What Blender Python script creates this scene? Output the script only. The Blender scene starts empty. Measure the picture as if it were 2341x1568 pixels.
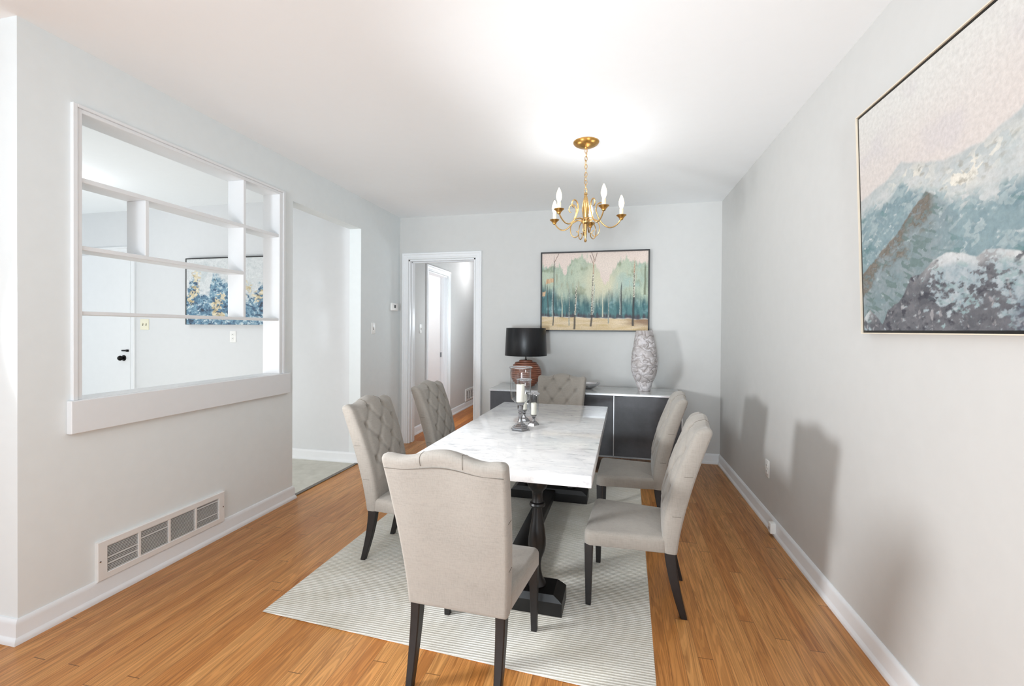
import bpy, bmesh, math, random
from mathutils import Vector, Matrix, noise

random.seed(7)
PI = math.pi
scene = bpy.context.scene
COL = scene.collection

# ------------------------------------------------------------------ helpers
def lin(r, g, b):
    f = lambda c: (c / 255 / 12.92) if c / 255 <= 0.04045 else ((c / 255 + 0.055) / 1.055) ** 2.4
    return (f(r), f(g), f(b))

def mix3(a, b, t):
    t = max(0.0, min(1.0, t))
    return tuple(a[i] + (b[i] - a[i]) * t for i in range(3))

def sstep(a, b, x):
    t = max(0.0, min(1.0, (x - a) / (b - a)))
    return t * t * (3 - 2 * t)

def empty(name, loc=(0, 0, 0), rz=0.0):
    o = bpy.data.objects.new(name, None)
    COL.objects.link(o)
    o.location = loc
    o.rotation_euler = (0, 0, rz)
    o.empty_display_size = 0.1
    return o

def tag(o, label=None, cat=None, group=None, kind=None):
    if label: o['label'] = label
    if cat: o['category'] = cat
    if group: o['group'] = group
    if kind: o['kind'] = kind
    return o

def obj(name, bm, mat, parent=None, sharp=35, loc=None):
    me = bpy.data.meshes.new(name)
    bmesh.ops.recalc_face_normals(bm, faces=bm.faces[:])
    bm.to_mesh(me)
    bm.free()
    for p in me.polygons:
        p.use_smooth = True
    if sharp is not None:
        me.set_sharp_from_angle(angle=math.radians(sharp))
    me.materials.append(mat)
    o = bpy.data.objects.new(name, me)
    COL.objects.link(o)
    if parent is not None: o.parent = parent
    if loc is not None: o.location = loc
    return o

def children(o):
    return [c for c in COL.objects if c.parent == o]

def copy_tree(o, parent=None):
    c = o.copy()
    COL.objects.link(c)
    c.parent = parent
    for ch in children(o):
        copy_tree(ch, c)
    return c

def add_box(bm, x0, x1, y0, y1, z0, z1, bev=0.0, seg=2, M=None):
    r = bmesh.ops.create_cube(bm, size=1.0)
    vs = r['verts']
    for v in vs:
        v.co = Vector(((x0 + x1) / 2 + v.co.x * (x1 - x0), (y0 + y1) / 2 + v.co.y * (y1 - y0), (z0 + z1) / 2 + v.co.z * (z1 - z0)))
    if bev > 0:
        es = list({e for v in vs for e in v.link_edges})
        b = bmesh.ops.bevel(bm, geom=es, offset=bev, segments=seg, profile=0.5, affect='EDGES')
        vs = list({v for f in b['faces'] for v in f.verts} | {v for v in vs if v.is_valid})
    if M is not None:
        for v in vs: v.co = M @ v.co
    return vs

def bm_box(*a, **k):
    bm = bmesh.new()
    add_box(bm, *a, **k)
    return bm

def add_lathe(bm, prof, n=32, center=(0, 0, 0), caps=True, rot=0.0):
    rings = []
    cx, cy, cz = center
    for (r, z) in prof:
        rings.append([bm.verts.new((cx + r * math.cos(rot + 2 * PI * i / n), cy + r * math.sin(rot + 2 * PI * i / n), cz + z)) for i in range(n)])
    for a, b in zip(rings, rings[1:]):
        for i in range(n):
            bm.faces.new((a[i], a[(i + 1) % n], b[(i + 1) % n], b[i]))
    if caps:
        bm.faces.new(rings[0][::-1])
        bm.faces.new(rings[-1])
    return rings

def bm_lathe(prof, n=32, center=(0, 0, 0), caps=True, rot=0.0):
    bm = bmesh.new()
    add_lathe(bm, prof, n, center, caps, rot)
    return bm

def add_tube(bm, pts, radii, n=8, closed=False, flat=1.0):
    pts = [Vector(p) for p in pts]
    m = len(pts)
    if not hasattr(radii, '__len__'): radii = [radii] * m
    rings = []
    prev = None
    for i in range(m):
        a = pts[i - 1] if (i > 0 or closed) else pts[i]
        b = pts[(i + 1) % m] if (i < m - 1 or closed) else pts[i]
        t = (b - a).normalized()
        if prev is None:
            up = Vector((0, 0, 1)) if abs(t.z) < 0.9 else Vector((1, 0, 0))
            nrm = (up - t * up.dot(t)).normalized()
        else:
            nrm = (prev - t * prev.dot(t)).normalized()
        prev = nrm
        bn = t.cross(nrm)
        rings.append([bm.verts.new(pts[i] + nrm * (radii[i] * math.cos(2 * PI * k / n)) + bn * (radii[i] * flat * math.sin(2 * PI * k / n))) for k in range(n)])
    rng = range(m if closed else m - 1)
    for i in rng:
        a, b = rings[i], rings[(i + 1) % m]
        for k in range(n):
            bm.faces.new((a[k], a[(k + 1) % n], b[(k + 1) % n], b[k]))
    if not closed:
        bm.faces.new(rings[0][::-1])
        bm.faces.new(rings[-1])

def bm_tube(*a, **k):
    bm = bmesh.new()
    add_tube(bm, *a, **k)
    return bm

def spline(pts, sub=8):
    P = [Vector(p) for p in pts]
    out = []
    for i in range(len(P) - 1):
        p0 = P[max(i - 1, 0)]; p1 = P[i]; p2 = P[i + 1]; p3 = P[min(i + 2, len(P) - 1)]
        for k in range(sub):
            t = k / sub
            out.append(0.5 * ((2 * p1) + (p2 - p0) * t + (2 * p0 - 5 * p1 + 4 * p2 - p3) * t * t + (3 * p1 - p0 - 3 * p2 + p3) * t ** 3))
    out.append(P[-1])
    return out

def add_rings(bm, rings, cap0=True, cap1=True):
    R = [[bm.verts.new(p) for p in r] for r in rings]
    n = len(R[0])
    for a, b in zip(R, R[1:]):
        for i in range(n):
            bm.faces.new((a[i], a[(i + 1) % n], b[(i + 1) % n], b[i]))
    if cap0: bm.faces.new(R[0][::-1])
    if cap1: bm.faces.new(R[-1])
    return R

# ------------------------------------------------------------------ node helpers
class NT:
    def __init__(self, name):
        self.m = bpy.data.materials.new(name)
        self.m.use_nodes = True
        self.t = self.m.node_tree
        self.n = self.t.nodes
        self.b = self.n['Principled BSDF']
    def node(self, kind, **props):
        nd = self.n.new(kind)
        for k, v in props.items():
            if k.startswith('i_'):
                nd.inputs[k[2:].replace('_', ' ')].default_value = v
            else:
                setattr(nd, k, v)
        return nd
    def link(self, a, b): self.t.links.new(a, b)
    def coord(self, which='Object', scale=(1, 1, 1), rot=(0, 0, 0), loc=(0, 0, 0)):
        tc = self.node('ShaderNodeTexCoord')
        mp = self.node('ShaderNodeMapping')
        mp.inputs['Scale'].default_value = scale
        mp.inputs['Rotation'].default_value = rot
        mp.inputs['Location'].default_value = loc
        self.link(tc.outputs[which], mp.inputs[0])
        return mp.outputs[0]
    def noise(self, vec, scale=5, detail=4, rough=0.55, dist=0.0):
        nd = self.node('ShaderNodeTexNoise')
        nd.inputs['Scale'].default_value = scale
        nd.inputs['Detail'].default_value = detail
        nd.inputs['Roughness'].default_value = rough
        nd.inputs['Distortion'].default_value = dist
        self.link(vec, nd.inputs['Vector'])
        return nd.outputs[0]
    def ramp(self, fac, stops):
        nd = self.node('ShaderNodeValToRGB')
        cr = nd.color_ramp
        while len(cr.elements) < len(stops): cr.elements.new(0.5)
        for e, (p, c) in zip(cr.elements, stops):
            e.position = p
            e.color = (*c, 1) if len(c) == 3 else c
        self.link(fac, nd.inputs[0])
        return nd.outputs[0]
    def math(self, op, a, b=None, c=None):
        nd = self.node('ShaderNodeMath', operation=op)
        for i, v in enumerate((a, b, c)):
            if v is None: continue
            if isinstance(v, (int, float)): nd.inputs[i].default_value = v
            else: self.link(v, nd.inputs[i])
        return nd.outputs[0]
    def mix(self, fac, a, b, blend='MIX'):
        nd = self.node('ShaderNodeMix', data_type='RGBA', blend_type=blend)
        for s, v in ((nd.inputs[0], fac), (nd.inputs[6], a), (nd.inputs[7], b)):
            if isinstance(v, (int, float)): s.default_value = v
            elif isinstance(v, tuple): s.default_value = (*v, 1) if len(v) == 3 else v
            else: self.link(v, s)
        return nd.outputs[2]
    def bump(self, height, strength=0.2, dist=0.01):
        nd = self.node('ShaderNodeBump')
        nd.inputs['Strength'].default_value = strength
        nd.inputs['Distance'].default_value = dist
        self.link(height, nd.inputs['Height'])
        self.link(nd.outputs[0], self.b.inputs['Normal'])
        return nd
    def base(self, v):
        if isinstance(v, tuple): self.b.inputs['Base Color'].default_value = (*v, 1)
        else: self.link(v, self.b.inputs['Base Color'])
    def set(self, **k):
        for n_, v in k.items():
            self.b.inputs[n_.replace('_', ' ')].default_value = v

def paint(name, rgb, rough=0.6, var=0.015, bump=0.03, scale=14.0):
    t = NT(name)
    c = lin(*rgb)
    v = t.coord('Object')
    nz = t.noise(v, scale, 5)
    lo = tuple(x * (1 - var) for x in c); hi = tuple(min(1, x * (1 + var)) for x in c)
    t.base(t.ramp(nz, [(0.3, lo), (0.7, hi)]))
    t.set(Roughness=rough)
    if bump > 0:
        t.bump(t.noise(v, 180, 2), bump, 0.002)
    return t.m

def metal(name, rgb, rough=0.2, var=0.08, scale=60):
    t = NT(name)
    c = lin(*rgb)
    nz = t.noise(t.coord('Object'), scale, 3)
    t.base(t.ramp(nz, [(0.3, tuple(x * (1 - var) for x in c)), (0.7, tuple(min(1, x * (1 + var)) for x in c))]))
    t.set(Roughness=rough, Metallic=1.0)
    return t.m

def fabric(name, rgb):
    t = NT(name)
    c = lin(*rgb)
    warp = t.noise(t.coord('Object', (260, 260, 26)), 1.0, 3)
    weft = t.noise(t.coord('Object', (30, 30, 320)), 1.0, 3)
    blot = t.noise(t.coord('Object'), 9, 4)
    w = t.math('MULTIPLY_ADD', t.math('ADD', warp, weft), 0.38, t.math('MULTIPLY', blot, 0.24))
    t.base(t.ramp(w, [(0.30, tuple(x * 0.80 for x in c)), (0.5, c), (0.72, tuple(min(1, x * 1.13) for x in c))]))
    t.set(Roughness=0.92)
    t.b.inputs['Sheen Weight'].default_value = 0.25
    t.bump(w, 0.25, 0.002)
    return t.m

def wood_floor(name, tones):
    t = NT(name)
    tc = t.node('ShaderNodeTexCoord')
    sp = t.node('ShaderNodeSeparateXYZ')
    t.link(tc.outputs['Object'], sp.inputs[0])
    X, Y = sp.outputs[0], sp.outputs[1]
    W, L = 0.058, 1.45
    fx = t.math('DIVIDE', X, W)
    row = t.math('FLOOR', fx)
    wn = t.node('ShaderNodeTexWhiteNoise', noise_dimensions='1D')
    t.link(row, wn.inputs['W'])
    fy = t.math('ADD', t.math('DIVIDE', Y, L), t.math('MULTIPLY', wn.outputs[0], 13.7))
    colm = t.math('FLOOR', fy)
    cmb = t.node('ShaderNodeCombineXYZ')
    t.link(row, cmb.inputs[0]); t.link(colm, cmb.inputs[1])
    wn2 = t.node('ShaderNodeTexWhiteNoise', noise_dimensions='3D')
    t.link(cmb.outputs[0], wn2.inputs['Vector'])
    tone = t.ramp(wn2.outputs[0], [(0.0, tones[0]), (0.35, tones[1]), (0.7, tones[2]), (1.0, tones[3])])
    # grain: stretched noise shifted per board
    sh = t.node('ShaderNodeVectorMath', operation='MULTIPLY_ADD')
    t.link(wn2.outputs[1], sh.inputs[0])
    sh.inputs[1].default_value = (40, 40, 40)
    mp = t.node('ShaderNodeMapping')
    mp.inputs['Scale'].default_value = (55, 2.6, 1)
    t.link(tc.outputs['Object'], mp.inputs[0])
    t.link(mp.outputs[0], sh.inputs[2])
    g = t.noise(sh.outputs[0], 1.0, 6, 0.65, 1.2)
    gcol = t.ramp(g, [(0.30, (0.52, 0.43, 0.35)), (0.45, (0.90, 0.88, 0.85)), (0.72, (1.14, 1.13, 1.11))])
    col = t.mix(0.85, tone, gcol, 'MULTIPLY')
    # cathedral figure: distorted bands
    mp2 = t.node('ShaderNodeMapping')
    mp2.inputs['Scale'].default_value = (26, 1.1, 1)
    t.link(tc.outputs['Object'], mp2.inputs[0])
    sh2 = t.node('ShaderNodeVectorMath', operation='MULTIPLY_ADD')
    t.link(wn2.outputs[1], sh2.inputs[0]); sh2.inputs[1].default_value = (23, 31, 0); t.link(mp2.outputs[0], sh2.inputs[2])
    g2 = t.noise(sh2.outputs[0], 1.0, 1, 0.4, 0.6)
    bands = t.math('SINE', t.math('MULTIPLY', g2, 60.0))
    bcol = t.ramp(bands, [(0.0, (0.66, 0.58, 0.52)), (0.55, (1.0, 1.0, 1.0))])
    col = t.mix(0.55, col, bcol, 'MULTIPLY')
    # gaps
    ex = t.math('ABSOLUTE', t.math('SUBTRACT', t.math('FRACT', fx), 0.5))
    ey = t.math('ABSOLUTE', t.math('SUBTRACT', t.math('FRACT', fy), 0.5))
    gap = t.math('MAXIMUM', t.math('GREATER_THAN', ex, 0.488), t.math('GREATER_THAN', ey, 0.4988))
    col = t.mix(t.math('MULTIPLY', gap, 0.7), col, lin(88, 50, 26))
    t.base(col)
    t.link(t.ramp(g, [(0.2, (0.42,) * 3), (0.8, (0.32,) * 3)]), t.b.inputs['Roughness'])
    t.set(IOR=1.45)
    t.b.inputs['Specular IOR Level'].default_value = 0.35
    t.bump(t.math('SUBTRACT', t.math('MULTIPLY', g, 0.15), gap), 0.15, 0.002)
    return t.m

def attr_paint(name, rough=0.7, bump=0.25, scale=120, lo=0.72, hi=0.98):
    t = NT(name)
    a = t.node('ShaderNodeVertexColor', layer_name='paint')
    v = t.coord('Object')
    nz = t.noise(v, scale, 4)
    t.base(t.mix(0.6, a.outputs[0], t.ramp(nz, [(0.3, (lo,) * 3), (0.65, (hi,) * 3)]), 'MULTIPLY'))
    t.set(Roughness=rough)
    t.bump(nz, bump, 0.003)
    return t.m

# ------------------------------------------------------------------ materials
M = {}
M['wall_left'] = paint('wall_paint_lightened', (226, 231, 232), 0.75, 0.012)  # missing light put into the colour: wall paint copy, lightened and cooled
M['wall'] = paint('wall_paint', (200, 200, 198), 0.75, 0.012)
M['wall_white'] = paint('white_wall_paint', (217, 219, 221), 0.75, 0.01)
M['ceiling'] = paint('ceiling_paint', (247, 250, 252), 0.85, 0.008)
M['trim'] = paint('white_trim_paint', (228, 230, 232), 0.35, 0.01, 0.015)
M['plastic'] = paint('white_plastic', (238, 238, 236), 0.35, 0.01, 0.0)
M['cream_plastic'] = paint('cream_plastic', (232, 228, 205), 0.35, 0.01, 0.0)
M['dark_slot'] = paint('dark_slot', (38, 36, 34), 0.6, 0.1, 0.0)
M['vent_white'] = paint('vent_white_enamel', (228, 227, 225), 0.4, 0.02, 0.0)
M['vent_dark'] = paint('vent_dark_interior', (156, 151, 149), 0.8, 0.1, 0.0)
M['fabric'] = fabric('taupe_linen', (149, 143, 135))
M['seam'] = paint('linen_seam', (104, 96, 87), 0.9, 0.05, 0.0)
M['black_wood'] = paint('espresso_stained_wood', (28, 25, 25), 0.45, 0.25, 0.05, 30)
M['table_wood'] = paint('black_stained_wood', (13, 11, 11), 0.38, 0.25, 0.05, 30)
M['black_frame'] = paint('black_frame_paint', (20, 18, 18), 0.4, 0.1, 0.0)
M['brass'] = metal('antique_gold', (196, 150, 84), 0.32, 0.15)
M['pale_brass'] = metal('pale_gold', (192, 158, 106), 0.34, 0.15)
M['silver'] = metal('polished_silver', (205, 205, 208), 0.12, 0.06)
M['dark_chrome'] = metal('smoked_chrome', (150, 150, 152), 0.13, 0.10)
M['strip_silver'] = metal('brushed_strip', (200, 200, 202), 0.3, 0.05)
M['black_metal'] = metal('black_metal', (36, 34, 33), 0.35, 0.1)
M['wax'] = paint('ivory_wax', (240, 236, 222), 0.5, 0.02, 0.0)
t = NT('clear_thin_glass')
lw = t.node('ShaderNodeLayerWeight', i_Blend=0.5)
fc = t.math('MULTIPLY_ADD', t.math('POWER', lw.outputs['Facing'], 3.0), 0.8, 0.06)
tr = t.node('ShaderNodeBsdfTransparent'); tr.inputs[0].default_value = (0.93, 0.94, 0.945, 1)
gs = t.node('ShaderNodeBsdfGlossy'); gs.inputs['Roughness'].default_value = 0.02
mx = t.node('ShaderNodeMixShader')
t.link(fc, mx.inputs[0]); t.link(tr.outputs[0], mx.inputs[1]); t.link(gs.outputs[0], mx.inputs[2])
t.link(mx.outputs[0], t.n['Material Output'].inputs['Surface'])
M['glass'] = t.m
t = NT('warm_bulb')
lw = t.node('ShaderNodeLayerWeight', i_Blend=0.3)
t.base(lin(255, 240, 210)); t.set(Roughness=0.3)
t.b.inputs['Emission Color'].default_value = (*lin(255, 226, 178), 1); t.b.inputs['Emission Strength'].default_value = 6.0
M['bulb'] = t.m
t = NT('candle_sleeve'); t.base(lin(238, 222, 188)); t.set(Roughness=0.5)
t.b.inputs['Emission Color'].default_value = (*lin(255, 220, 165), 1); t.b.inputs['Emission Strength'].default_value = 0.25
nz = t.noise(t.coord('Object'), 50, 2); t.base(t.ramp(nz, [(0.3, lin(228, 208, 168)), (0.7, lin(242, 228, 200))]))
M['sleeve'] = t.m

oak = [lin(220, 149, 80), lin(236, 169, 99), lin(243, 180, 110), lin(226, 157, 88)]
M['floor'] = wood_floor('oak_strip_floor', oak)
M['hall_floor'] = wood_floor('amber_strip_floor', [lin(160, 92, 34), lin(190, 116, 48), lin(200, 128, 58), lin(176, 104, 42)])

t = NT('vinyl_floor')
v = t.coord('Object', (3, 3, 3))
t.base(t.ramp(t.noise(v, 3, 5, 0.6, 0.4), [(0.3, lin(186, 183, 171)), (0.7, lin(205, 202, 191))])); t.set(Roughness=0.45)
M['vinyl'] = t.m

# marble
t = NT('white_marble')
fl = t.noise(t.coord('Object', (7, 17, 12), (0, 0, 0.15)), 1.4, 7, 0.68, 0.5)
fleck = t.ramp(fl, [(0.30, lin(164, 167, 173)), (0.39, lin(222, 223, 225)), (0.48, lin(246, 246, 246))])
cl = t.noise(t.coord('Object', (2.2, 4.5, 3), (0, 0, 0.4)), 1.6, 5, 0.6, 0.8)
cloud = t.ramp(cl, [(0.30, lin(228, 229, 231)), (0.55, lin(246, 246, 246))])
n1 = t.noise(t.coord('Object', (1.6, 2.4, 3), (0, 0, 0.6)), 2.0, 6, 0.6, 1.4)
vein = t.ramp(t.math('ABSOLUTE', t.math('SUBTRACT', n1, 0.5)), [(0.0, (0.88, 0.885, 0.89)), (0.018, (0.97, 0.97, 0.97)), (0.04, (1, 1, 1))])
t.base(t.mix(0.7, t.mix(0.8, cloud, fleck, 'MULTIPLY'), vein, 'MULTIPLY')); t.set(Roughness=0.10)
t.b.inputs['Specular IOR Level'].default_value = 0.5
M['marble'] = t.m

# rug: fine ribs running across
t = NT('ribbed_cream_rug')
tc = t.node('ShaderNodeTexCoord'); spx = t.node('ShaderNodeSeparateXYZ'); t.link(tc.outputs['Object'], spx.inputs[0])
wob = t.noise(t.coord('Object', (6, 40, 1)), 1.0, 2)
rib = t.math('SINE', t.math('ADD', t.math('MULTIPLY', spx.outputs[1], 2 * PI / 0.0135), t.math('MULTIPLY', wob, 2.5)))
dash = t.noise(t.coord('Object', (120, 75, 1)), 1.0, 2)
blot = t.noise(t.coord('Object', (1.6, 2.4, 1)), 1.5, 5, 0.6)
base_c = t.ramp(blot, [(0.30, lin(226, 222, 211)), (0.6, lin(248, 247, 242))])
ribc = t.ramp(rib, [(0.0, (0.62, 0.60, 0.55)), (0.45, (0.97, 0.97, 0.96)), (1.0, (1.03, 1.03, 1.02))])
dc = t.ramp(dash, [(0.35, (0.86, 0.85, 0.82)), (0.6, (1.02, 1.02, 1.02))])
t.base(t.mix(0.5, t.mix(0.75, base_c, ribc, 'MULTIPLY'), dc, 'MULTIPLY')); t.set(Roughness=0.95)
t.bump(rib, 0.35, 0.004)
M['rug'] = t.m

t = NT('charcoal_lacquer')
t.base(t.ramp(t.noise(t.coord('Object', (2, 2, 2)), 4, 6, 0.65), [(0.3, lin(50, 50, 53)), (0.7, lin(68, 68, 72))])); t.set(Roughness=0.38)
M['charcoal'] = t.m
t = NT('glossy_grey_top')
t.base(t.ramp(t.noise(t.coord('Object'), 6, 3), [(0.3, lin(190, 192, 191)), (0.7, lin(208, 210, 210))])); t.set(Roughness=0.08, Metallic=0.25)
M['grey_top'] = t.m
t = NT('terracotta_ribs')
t.base(t.ramp(t.noise(t.coord('Object', (4, 4, 30)), 3, 5, 0.6), [(0.3, lin(108, 64, 46)), (0.55, lin(146, 92, 71)), (0.75, lin(164, 110, 89))])); t.set(Roughness=0.4)
M['terracotta'] = t.m
t = NT('black_satin_shade')
t.base(t.ramp(t.noise(t.coord('Object', (60, 60, 4)), 2, 3), [(0.3, lin(14, 14, 16)), (0.7, lin(24, 24, 27))])); t.set(Roughness=0.36)
t.b.inputs['Specular IOR Level'].default_value = 0.35
M['shade'] = t.m
t = NT('carved_stone')
a = t.node('ShaderNodeVertexColor', layer_name='paint')
t.base(t.mix(0.5, a.outputs[0], t.ramp(t.noise(t.coord('Object'), 45, 4), [(0.3, (0.72, 0.70, 0.70)), (0.7, (1.1, 1.1, 1.1))]), 'MULTIPLY')); t.set(Roughness=0.5)
M['vase'] = t.m
M['art_forest'] = attr_paint('forest_oil_paint', 0.55, 0.3, 90, 0.58, 0.92)
M['art_mountain'] = attr_paint('mountain_oil_paint', 0.7, 0.5, 70, 0.52, 0.74)
M['art_abstract'] = attr_paint('abstract_oil_paint', 0.6, 0.4, 70)
M['canvas_side'] = paint('canvas_edge', (120, 122, 124), 0.7, 0.05, 0.0)
M['champagne'] = paint('champagne_frame', (222, 211, 192), 0.4, 0.04, 0.0)
M['threshold'] = metal('threshold_strip', (120, 112, 104), 0.4, 0.1)

# ------------------------------------------------------------------ setting
XL, XR, YB, YE, H = -2.435, 1.051, 4.829, 1.376, 2.6265
XK = XL - 0.125          # far face of the left wall
YK = 3.995               # kitchen far wall = end of tall opening
HK = 2.646
def struct(name, bm, mat, sharp=35):
    return tag(obj(name, bm, mat, None, sharp), kind='structure')

# floors
bm = bmesh.new(); add_box(bm, XL - 0.02, XR, -2.5, YB + 0.13, -0.05, 0.0); add_box(bm, -7.0, XL - 0.02, -2.5, YE, -0.05, 0.0)
struct('floor', bm, M['floor'], None)
struct('floor_kitchen', bm_box(-7.0, XL - 0.02, YE, YK, -0.05, 0.0), M['vinyl'])
struct('floor_hall', bm_box(-6.0, -1.3, YB + 0.13, 9.3, -0.05, -0.0005), M['hall_floor'])
# ceilings
bm = bmesh.new(); add_box(bm, XL, XR, -2.5, YB, H, H + 0.1); add_box(bm, -7.0, XL, -2.5, YE, H, H + 0.1)
struct('ceiling', bm, M['ceiling'])
struct('ceiling_kitchen', bm_box(-7.0, XK, YE + 0.12, YK, HK, HK + 0.1), M['ceiling'])
struct('ceiling_hall', bm_box(-6.0, -1.3, YB + 0.13, 9.3, 2.6, 2.7), M['ceiling'])
# walls
PT = (1.588, 2.892, 0.985, 2.342)       # pass-through hole
bm = bmesh.new()
add_box(bm, XK, XL, YE, PT[0], 0, 2.75)
add_box(bm, XK, XL, PT[0], PT[1], 0, PT[2]); add_box(bm, XK, XL, PT[0], PT[1], PT[3], 2.75)
add_box(bm, XK, XL, PT[1], 3.03, 0, 2.75)
add_box(bm, XK, XL, 3.03, YK, 2.318, 2.75)
add_box(bm, XK, XL, YK, YB, 0, 2.75)
struct('wall_left', bm, M['wall_left'])
struct('wall_entry', bm_box(-7.0, XK, YE, YE + 0.12, 0, 2.75), M['wall'])
struct('wall_kitchen', bm_box(-7.0, XK, YK, YK + 0.12, 0, 2.75), M['wall_white'])
struct('wall_right', bm_box(XR, XR + 0.12, -2.5, YB + 0.13, 0, 2.75), M['wall'])
DX0, DX1, DZ = -2.325, -1.515, 2.135     # doorway in back wall
bm = bmesh.new()
add_box(bm, XK, DX0, YB, YB + 0.13, 0, 2.75); add_box(bm, DX0, DX1, YB, YB + 0.13, DZ, 2.75); add_box(bm, DX1, XR, YB, YB + 0.13, 0, 2.75)
struct('wall_back', bm, M['wall'])
HX = -2.43
HO = (5.63, 6.36, 2.12)
bm = bmesh.new()
add_box(bm, HX - 0.11, HX, YB + 0.13, HO[0], 0, 2.65); add_box(bm, HX - 0.11, HX, HO[0], HO[1], HO[2], 2.65); add_box(bm, HX - 0.11, HX, HO[1], 9.2, 0, 2.65)
struct('wall_hall_left', bm, M['wall'])
struct('wall_hall_right', bm_box(-1.38, -1.26, YB + 0.13, 9.2, 0, 2.65), M['wall'])
struct('wall_hall_end', bm_box(HX - 0.11, -1.26, 9.2, 9.32, 0, 2.65), M['wall'])
struct('wall_bedroom', bm_box(-5.5, HX - 0.11, 7.6, 7.7, 0, 2.65), M['wall_white'])

# baseboards
BPROF = [(0, 0), (0.024, 0), (0.024, 0.010), (0.021, 0.019), (0.015, 0.026), (0.0135, 0.030), (0.0135, 0.080), (0.010, 0.092), (0.004, 0.100), (0, 0.100)]
def add_base(bm, p0, p1, nrm, e0=0.0, e1=0.0):
    p0 = Vector((p0[0], p0[1], 0)); p1 = Vector((p1[0], p1[1], 0)); nn = Vector((nrm[0], nrm[1], 0))
    d = (p1 - p0).normalized()
    R = []
    for base, s, e in ((p0, -1, e0), (p1, 1, e1)):
        R.append([bm.verts.new(base + d * (s * e * (o / 0.024)) + nn * o + Vector((0, 0, z))) for (o, z) in BPROF])
    n = len(BPROF)
    for i in range(n):
        bm.faces.new((R[0][i], R[0][(i + 1) % n], R[1][(i + 1) % n], R[1][i]))
    bm.faces.new(R[0]); bm.faces.new(R[1][::-1])
def baseboard(name, *runs):
    bm = bmesh.new()
    for r in runs: add_base(bm, *r)
    return struct(name, bm, M['trim'], 40)
m = 0.024   # mitre reach
baseboard('baseboard_left', ((XL, YE), (XL, 3.03), (1, 0), m, m), ((XL, 3.03), (XK, 3.03), (0, 1), m, 0), ((XL, YK), (XL, YB), (1, 0), m, -m))
baseboard('baseboard_entry', ((XL, YE), (-7.0, YE), (0, -1), m, 0))
baseboard('baseboard_kitchen', ((XL, YK), (-7.0, YK), (0, -1), m, 0))
baseboard('baseboard_right', ((XR, -2.5), (XR, YB), (-1, 0), 0, -m))
baseboard('baseboard_back', ((-1.44, YB), (XR, YB), (0, -1), 0, -m))
baseboard('baseboard_hall', ((HX, YB + 0.13), (HX, HO[0] - 0.08), (1, 0)), ((HX, HO[1] + 0.08), (HX, 9.2), (1, 0)))

# casings: mitred U of a moulded profile (outward offset, depth)
CPROF = [(0.004, 0), (0.004, 0.008), (0.010, 0.012), (0.020, 0.012), (0.024, 0.016), (0.050, 0.018), (0.056, 0.024), (0.070, 0.025), (0.076, 0.020), (0.076, 0)]
def casing(name, a0, a1, zt, f, scale=1.0):
    """f(a, depth, z) -> world point"""
    bm = bmesh.new()
    rows = []
    for (o, d) in CPROF:
        o *= scale
        rows.append([bm.verts.new(f(a0 - o, d, 0)), bm.verts.new(f(a0 - o, d, zt + o)), bm.verts.new(f(a1 + o, d, zt + o)), bm.verts.new(f(a1 + o, d, 0))])
    n = len(rows)
    for i in range(n):
        r, s = rows[i], rows[(i + 1) % n]
        for k in range(3):
            bm.faces.new((r[k], r[k + 1], s[k + 1], s[k]))
    return bm
bm = casing('c', DX0, DX1, DZ, lambda a, d, z: Vector((a, YB - d, z)))
# jamb lining and stops of the doorway
for (x0, x1, z0, z1) in ((DX0 - 0.0, DX0 + 0.018, 0, DZ), (DX1 - 0.018, DX1, 0, DZ), (DX0, DX1, DZ - 0.018, DZ)):
    add_box(bm, x0, x1, YB - 0.004, YB + 0.135, z0, z1, 0.002, 1)
for (x0, x1, z0, z1) in ((DX0 + 0.018, DX0 + 0.030, 0, DZ - 0.018), (DX1 - 0.030, DX1 - 0.018, 0, DZ - 0.018), (DX0 + 0.018, DX1 - 0.018, DZ - 0.030, DZ - 0.018)):
    add_box(bm, x0, x1, YB + 0.045, YB + 0.085, z0, z1, 0.002, 1)
struct('trim_1', bm, M['trim'], 25)
bm = casing('c', HO[0], HO[1], HO[2], lambda a, d, z: Vector((HX + d, a, z)), 1.05)
for (y0, y1, z0, z1) in ((HO[0], HO[0] + 0.016, 0, HO[2]), (HO[1] - 0.016, HO[1], 0, HO[2]), (HO[0], HO[1], HO[2] - 0.016, HO[2])):
    add_box(bm, HX - 0.115, HX + 0.004, y0, y1, z0, z1, 0.002, 1)
add_box(bm, HX - 0.08, HX - 0.045, HO[1] - 0.028, HO[1] - 0.016, 0, HO[2], 0.002, 1)
hall_trim = struct('trim_2', bm, M['trim'], 25)
obj('strike_plate', bm_box(HX - 0.112, HX - 0.084, HO[1] - 0.0185, HO[1] - 0.0155, 0.915, 0.985, 0.001, 1), M['dark_chrome'], hall_trim)

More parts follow.
